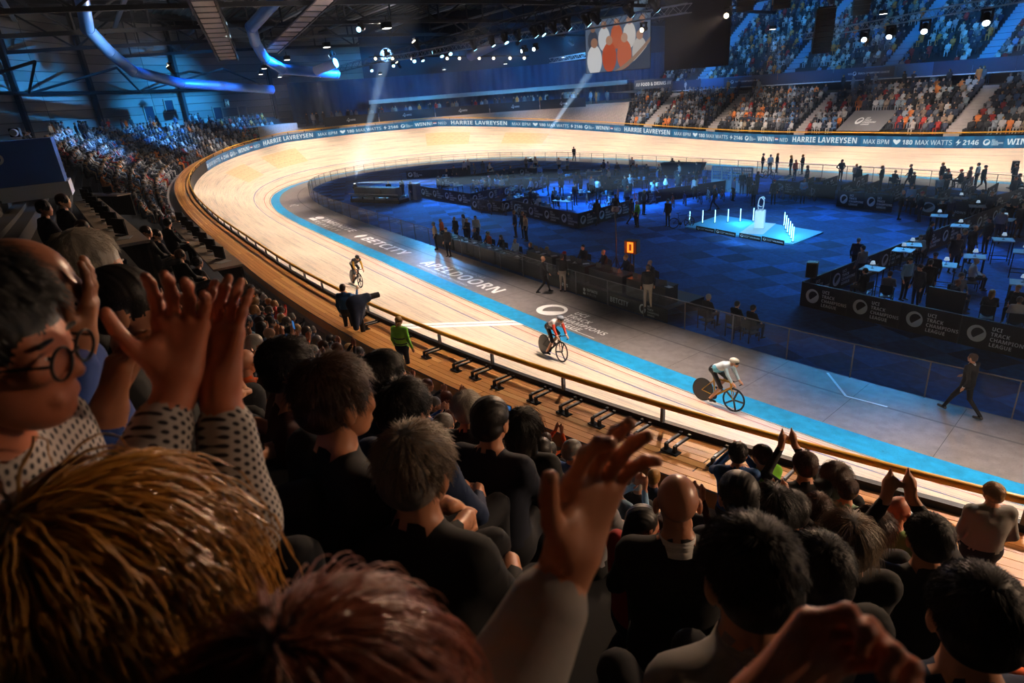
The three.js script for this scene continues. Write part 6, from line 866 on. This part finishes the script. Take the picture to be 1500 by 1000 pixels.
function videoScreen(label, tl, tr, bl, depth, face, faceName) { const A = atDepth(...tl, depth[0]), B = atDepth(...tr, depth[1]), C = atDepth(...bl, depth[0]), d = B.clone().sub(A).setY(0), W = d.length(), Hh = A.y - C.y, o = thing('video_screen', label, 'screen', [(A.x + B.x) / 2, C.y, (A.z + B.z) / 2], Math.atan2(-d.z, d.x)); add(o, 'cabinet', box(W + 0.1, Hh + 0.1, 0.2, 0, Hh / 2, -0.12), blackPaint); add(o, faceName, new THREE.PlaneGeometry(W, Hh).translate(0, Hh / 2, 0), face); for (const x of [-W / 2 + 0.4, W / 2 - 0.4]) add(o, 'hanging_cable', rod(V(x, Hh, -0.1), V(x, Hh + 5, -0.1), 0.03), blackMetal); }
videoScreen('hanging video screen showing cheering fans in orange and white', [857, 29], [953, 14], [857, 107], [57, 55], new THREE.MeshStandardMaterial({ color: 0x101010, emissive: 0xffffff, emissiveMap: crowdPic, emissiveIntensity: 0.62, roughness: 0.4 }), 'picture_face');
videoScreen('hanging video screen that is dark navy and blank', [976, -14], [1073, -28], [976, 102], [55, 53], std(0x060d1c, 0.5), 'blank_face');
{ const l = new THREE.RectAreaLight(0xbfc6d8, 0.6, 5.5, 4); l.name = 'video_screen_light'; l.position.copy(atDepth(905, 62, 54)); l.lookAt(V(20, 0, 10)); scene.add(l); }
// loudspeaker arrays
function lineArray(x, y, depth, n, label) { const p = atDepth(x, y, depth), o = thing('line_array', label, 'loudspeaker', p.toArray(), 0.7); for (let k = 0; k < n; k++) { const c = add(o, 'cabinet', rbox(1.3, 0.36, 0.7, 0.03), blackPaint); c.position.set(0, -k * 0.37, -0.012 * k * k); c.rotation.x = 0.03 * k; } add(o, 'rigging_frame', merge([box(1.2, 0.1, 0.8, 0, 0.28, 0), rod(V(-0.5, 0.3, 0), V(-0.5, 4, 0), 0.03), rod(V(0.5, 0.3, 0), V(0.5, 4, 0), 0.03)]), blackMetal); }
lineArray(1210, 17, 46, 8, 'black curved loudspeaker array hanging before the upper tier'); lineArray(1092, -2, 50, 3, 'short black loudspeaker cluster above blank screen'); lineArray(1146, -6, 50, 3, 'short black loudspeaker cluster left of the array'); lineArray(1262, 4, 52, 3, 'small dark loudspeaker cluster above silver truss');
// white slab edge behind the bend, food stand, exit sign, doors, windows of the end wall
{ const end = (x, a, b) => { let best = a, bd = 1e9; for (let u = a; u < b; u += 0.1) { const p = toPixel(outside(u, 9, 8.7)); if (p && Math.abs(p[0] - x) < bd) { bd = Math.abs(p[0] - x); best = u; } } return best; }, u0 = end(540, 50, 110), u1 = end(918, 50, 125); struct('trim_white_slab_edge', sharpStrip(u0, u1, 1, [(u) => outside(u, 12, 8.45), (u) => outside(u, 9, 8.45), (u) => outside(u, 9, 9.05), (u) => outside(u, 12, 9.05)]), std(0xb5afaf, 0.7)); }
const signFace = (w, h, draw, glow = 0) => { const t = canvasTex(w, h, draw); return glow ? new THREE.MeshStandardMaterial({ color: 0x0a0a0a, emissive: 0xffffff, emissiveMap: t, emissiveIntensity: glow }) : std(0xffffff, 0.6, { map: t }); };
{ const A = atDepth(930, 124, 80), B = atDepth(985, 121, 78), d = B.clone().sub(A), o = thing('food_sign', 'navy fascia sign reading food and drinks', 'sign', A.clone().lerp(B, 0.5).toArray(), Math.atan2(-d.z, d.x)); add(o, 'sign_board', new THREE.BoxGeometry(d.length(), 1.1, 0.12), navy); add(o, 'sign_face', new THREE.PlaneGeometry(d.length(), 1.0).translate(0, 0, 0.07), signFace(512, 100, (g, w, h) => { g.fillStyle = '#17304f'; g.fillRect(0, 0, w, h); g.fillStyle = '#e6ecf2'; g.font = 'bold 56px sans-serif'; g.fillText('/// FOOD & DRINKS ///', 16, 70, 480); })); }
{ const u = uNear(-48, 16), p = atDepth(332, 151, 84), o = thing('exit_sign', 'dark sign with running figure, arrow and door', 'sign', p.toArray(), faceTrack(48)); add(o, 'sign_case', box(1.8, 1.0, 0.1), caseMat); add(o, 'sign_face', new THREE.PlaneGeometry(1.7, 0.9).translate(0, 0, 0.055), signFace(128, 68, (g) => { g.fillStyle = '#06151d'; g.fillRect(0, 0, 128, 68); g.fillStyle = '#9fe0f0'; g.beginPath(); g.arc(34, 16, 6, 0, 7); g.fill(); g.lineWidth = 6; g.strokeStyle = '#9fe0f0'; g.beginPath(); g.moveTo(34, 22); g.lineTo(28, 42); g.lineTo(16, 54); g.moveTo(28, 40); g.lineTo(40, 54); g.moveTo(18, 30); g.lineTo(46, 32); g.moveTo(54, 34); g.lineTo(80, 34); g.lineTo(72, 26); g.moveTo(80, 34); g.lineTo(72, 42); g.stroke(); g.fillRect(90, 12, 24, 44); }, 0.5)); }
{ let n = 1; for (const [x, y, w, h] of [[218, 166, 1.5, 1.9], [249, 155, 1.3, 1.6], [318, 166, 1.3, 1.8], [351, 164, 1.3, 1.7], [8, 70, 1.8, 1.8]]) { const u = (() => { const d = rayOf(x, y); let best = 0, bd = 1e9; for (let v = 16; v < 74; v += 0.25) { const p = toPixel(outside(v, 17.9, 10)); if (p && Math.abs(p[0] - x) < bd) { bd = Math.abs(p[0] - x); best = v; } } return best; })(), d0 = toPixel(outside(u, 17.9, 10))[2], p = atDepth(x, y, d0), q = path(u), o = new THREE.Group(); o.name = 'window_' + n++; o.userData.kind = 'structure'; o.position.copy(outside(u, 17.85, p.y - h / 2)); o.rotation.y = faceTrack(u); scene.add(o); add(o, 'frame', merge([box(w + 0.3, 0.16, 0.14, 0, 0, 0), box(w + 0.3, 0.16, 0.14, 0, h, 0), box(0.16, h, 0.14, -w / 2 - 0.07, h / 2, 0), box(0.16, h, 0.14, w / 2 + 0.07, h / 2, 0)]), std(0x9c8f80, 0.6)); add(o, 'pane', box(w, h, 0.03, 0, h / 2, -0.02), std(0x243848, 0.15)); } }
// dark banners along the concourse parapet
{ const bt = canvasTex(1024, 64, (g, w, h) => { g.fillStyle = '#0a1420'; g.fillRect(0, 0, w, h); g.fillStyle = '#c5d2dc'; logoRing(g, 470, 32, 14); g.font = 'bold 18px sans-serif'; g.fillText('UCI TRACK CHAMPIONS LEAGUE', 400, 40, 0.1); g.fillText('uci', 430, 40); g.fillText('CHAMPIONS', 492, 40); }); const bm = std(0xffffff, 0.7, { map: bt });
  for (let i = 0; i < 5; i++) { const u0 = 65 + i * 6.2, t = struct('parapet_banner', strip(u0, u0 + 6.1, 0.6, [(u) => outside(u, 1.45, CON - 0.3), (u) => outside(u, 1.4, CON + 0.95)], (u, k) => [(u - u0) / 6.1, k]), bm); } }
// grey tarpaulin over the front rows of the far stand
{ const A = V(-1.0, 0, 0), uu0 = uNear(3.1, -24), uu1 = uNear(-1.1, -24), t = tag(add(scene, 'seat_cover_banner', strip(Math.min(uu0, uu1), Math.max(uu0, uu1), 0.4, [(u) => outside(u, 0.7, edgeY(u) + 1.35), (u) => outside(u, 3.8, edgeY(u) + 3.0)], (u, k) => [(u - Math.min(uu0, uu1)) / Math.abs(uu1 - uu0), k]), std(0xffffff, 0.8, { map: canvasTex(512, 256, (g, w, h) => { g.fillStyle = '#6b6a6c'; g.fillRect(0, 0, w, h); g.fillStyle = '#e3e3e4'; logoRing(g, 170, 130, 42); leagueWords(g, 225, 105, 26, 1.0); }) })), 'grey emblem banner covering seats in the far stand', 'banner'); }
for (const [px, l] of [[465, 0], [1040, 0]]) { }
{ const g = signFace(512, 96, (c, w, h) => { c.fillStyle = '#17304f'; c.fillRect(0, 0, w, h); c.fillStyle = '#cddbe6'; logoRing(c, 110, 48, 20); c.font = 'bold 24px sans-serif'; c.fillText('UCI', 40, 57); c.fillText('TRACK CHAMPIONS LEAGUE', 145, 57); }); for (const u0 of [uNear(-17.5, -24), uNear(-2.5, -24)]) { const m = struct('parapet_banner', strip(u0 - 2.6, u0 + 2.6, 0.6, [(u) => outside(u, UP_D - 0.06, UP_Y + 0.15), (u) => outside(u, UP_D - 0.09, UP_Y + 1.15)], (u, k) => [(u - u0 + 2.6) / 5.2, k]), g); } }

// ---------------------------------------------------------------- things on the timber deck and in the stand
{ // clamp lamps on the deck: pairs of slim arms
  const arm = merge([box(0.045, 0.03, 0.42, 0, 0.13, 0), box(0.05, 0.13, 0.05, 0, 0.065, 0.19), box(0.05, 0.05, 0.05, 0, 0.15, -0.2)]), strip1 = box(0.03, 0.012, 0.3, 0, 0.152, 0), foot = box(0.3, 0.02, 0.14, 0, 0.01, 0.18);
  const glow = std(0xdfe6ea, 0.2, { metalness: 0.6 });
  const spots = [[1345, 712], [1245, 685], [1192, 672], [1090, 645], [1018, 628], [960, 612], [905, 597], [860, 580], [815, 566], [765, 545], [735, 532], [705, 522], [660, 505], [617, 487], [575, 465], [560, 455], [545, 447]];
  for (const [x, y] of spots) { let u = 0; for (let i = 0, yy = 3; i < 6; i++) { const p = at(x, y, yy); u = uNear(p.x, p.z); yy = edgeY(u) + 1.0; } const q = path(u), p = outside(u, 0.55, edgeY(u) + 0.885), t = thing('deck_clamp_lamp', 'pair of black clamp arms with silver strips on timber deck', 'lamp', p.toArray(), Math.atan2(q.nx, q.nz), 'clamp arms along the timber deck'); for (const s of [-0.08, 0.08]) { const a = add(t, 'arm', arm, blackMetal); a.position.x = s; const l = add(a, 'silver_strip', strip1, glow); } add(t, 'foot', foot, blackMetal); }
}
// steward in a safety vest, camera operator, covered camera
function onDeck(x, y, rise = 0.9) { let u = 0, p; for (let i = 0, yy = 2.6; i < 8; i++) { p = at(x, y, yy); u = uNear(p.x, p.z); yy = edgeY(u) + rise; } return { u, p }; }
{ const s = onDeck(583, 470, 1.98); s.p.y -= 1.56; const m = crew(0, 0, 'standing', 'green', '', { p: s.p, turn: faceTrack(s.u) + 0.5, style: 'pony', hair: 'blond', topMat: cloth(0x8fe04a), label: 'steward with blond ponytail in bright yellow-green vest beside the deck', scale: 0.95 }); for (const y of [1.05, 1.2]) { const r = add(m, 'reflective_band', new THREE.TorusGeometry(0.165, 0.018, 6, 28).rotateX(Math.PI / 2).scale(1.12, 1, 0.86), std(0x3c4a3c, 0.4)); r.position.set(0, y, 0); }
  const c = onDeck(502, 424, 2.02); c.p.y -= 1.6; const op = crew(0, 0, 'pointing', 'blue', '', { p: c.p, turn: faceTrack(c.u) + 0.9, style: 'short', hair: 'brown', topMat: cloth(0x1e5c92), label: 'camera operator in blue jacket beside the covered camera' });
  const k = onDeck(524, 440, 1.82); k.p.y -= 1.4; const cam = thing('covered_camera', 'broadcast camera on pedestal under dark navy cover', 'camera', k.p.toArray(), faceTrack(k.u)); add(cam, 'rain_cover', toGeo([meshField([cap([0, 1.35, -0.15], [0, 1.42, 0.28], 0.2, 0.14, 0, { k: 0.1 }), cap([0, 1.3, -0.05], [0.05, 0.8, -0.12], 0.24, 0.16, 0, { k: 0.1 }), cap([0.1, 1.2, 0.1], [0.18, 0.85, 0.12], 0.14, 0.08, 0, { k: 0.1 }), cap([-0.12, 1.2, -0.2], [-0.2, 0.7, -0.25], 0.14, 0.09, 0, { k: 0.1 })], 0.03, 0.1)]), cloth(0x0d1a33)); add(cam, 'lens', new THREE.CylinderGeometry(0.08, 0.09, 0.3, 18).rotateX(Math.PI / 2).translate(0, 1.42, 0.5), blackMetal); add(cam, 'pedestal', rod(V(0, 0, 0), V(0, 1.2, 0), 0.07, 12), blackMetal); for (const a of [0.5, 2.6, 4.7]) add(cam, 'leg', rod(V(0, 0.3, 0), V(0.4 * Math.cos(a), 0.02, 0.4 * Math.sin(a)), 0.03), blackMetal); }
// commentary desks in the stand
{ const mk = (pts, label) => { const P = pts.map((p) => atDepth(...p)), o = thing('commentary_desk', label, 'desk'), d = P[1].clone().sub(P[0]), dn = d.clone().setY(0).normalize(), s = V(-dn.z, 0, dn.x); const y = P[0].y, A = P[0], B = P[1].clone().setY(y), n = Math.max(2, Math.round(d.length() / 1.2)); for (let k = 0; k < n; k++) { const c0 = A.clone().lerp(B, k / n), c1 = A.clone().lerp(B, (k + 0.985) / n); add(o, 'desk_top', slab(c0, c1, 0.62, 0.05), std(0xb9aa9c, 0.6)); add(o, 'front_panel', slab(c0.clone().add(V(0, -0.47, 0)).addScaledVector(s, 0.26), c1.clone().add(V(0, -0.47, 0)).addScaledVector(s, 0.26), 0.04, 0.88), blackPaint);
      const at0 = c0.clone().lerp(c1, 0.5).add(V(0, 0.032, 0)); const pp = tag(add(scene, 'paper_sheet', box(0.3, 0.006, 0.22), paper), `white paper sheet on the ${label.split(' ').slice(0, 3).join(' ')} in the stand`, 'paper', 'papers on the commentary desks'); pp.position.copy(at0); pp.rotation.y = rr(0, 3); const lp = thing('monitor', `small dark monitor on the ${label.split(' ').slice(0, 3).join(' ')} in the stand`, 'monitor', at0.clone().addScaledVector(dn, 0.35).toArray(), Math.atan2(dn.x, dn.z) - 1.2, 'monitors on the commentary desks'); add(lp, 'stand', box(0.2, 0.02, 0.14, 0, 0.01, 0), blackPaint); add(lp, 'screen_case', box(0.42, 0.27, 0.03, 0, 0.17, 0), caseMat); add(lp, 'screen_face', box(0.39, 0.24, 0.004, 0, 0.17, 0.018), new THREE.MeshStandardMaterial({ color: 0x0a0a0a, emissive: 0x7fa8c4, emissiveIntensity: k % 2 ? 0.5 : 0.12 })); } };
  mk([[335, 392, 13.5], [268, 340, 20]], 'pale commentary desk nearer the track rows');
  mk([[190, 358, 10.5], [128, 297, 17]], 'pale commentary desk with dark front panels higher up');
  mk([[182, 285, 26], [115, 262, 27]], 'short grey desk block under the gantry');
  for (const [x, y, d, top] of [[212, 338, 12, 'black'], [228, 345, 13, 'navy'], [262, 372, 12.5, 'black'], [118, 330, 10, 'black'], [92, 300, 11, 'black'], [62, 305, 9.5, 'navy'], [288, 385, 13, 'charcoal'], [245, 330, 16, 'black'], [150, 305, 15, 'black']]) { const p = atDepth(x, y, d); p.y -= 1.2; const m = spectator(p, relTurn(40), 0, 'short', pick(['dark', 'black', 'brown']), top, 'commentary desks', { label: `commentator in ${top} at the pale desks, ${x}`.replace(/, \d+$/, x % 2 ? ', leaning in' : ', sitting upright') }); const hp = add(m, 'headset', merge([new THREE.TorusGeometry(0.1, 0.012, 6, 20, Math.PI), ...[-1, 1].map((s) => new THREE.CylinderGeometry(0.035, 0.035, 0.03, 12).rotateZ(1.57).translate(s * 0.1, 0, 0))]), blackMetal); hp.position.set(0, 1.21, 0.03); } }
// camera gantry with navy banner at the edge of the frame
{ const p = atDepth(28, 238, 22), o = thing('camera_gantry', 'dark blue banner box and white ledge of the camera gantry', 'gantry', p.toArray(), relTurn(150)); add(o, 'banner_box', box(2.4, 1.5, 1.6, 0, 0, 0), std(0x2f62b4, 0.7)); add(o, 'white_ledge', box(2.6, 0.5, 1.8, 0, -1.0, 0), std(0xd8dde6, 0.6)); add(o, 'emblem', new THREE.RingGeometry(0.12, 0.2, 20).translate(-0.5, 0.2, 0.81), std(0xd5dde6, 0.6, { side: THREE.DoubleSide })); add(o, 'camera_body', rbox(0.3, 0.3, 0.7, 0.04, 0.2, 1.0, 0), blackMetal); add(o, 'camera_lens', new THREE.CylinderGeometry(0.11, 0.13, 0.4, 16).rotateX(1.57).translate(0.2, 1.0, 0.5), std(0xb9bcc0, 0.4)); }

scene.traverse((o) => { if (o.isMesh) o.castShadow = o.receiveShadow = true; });
renderer.render(scene, camera);
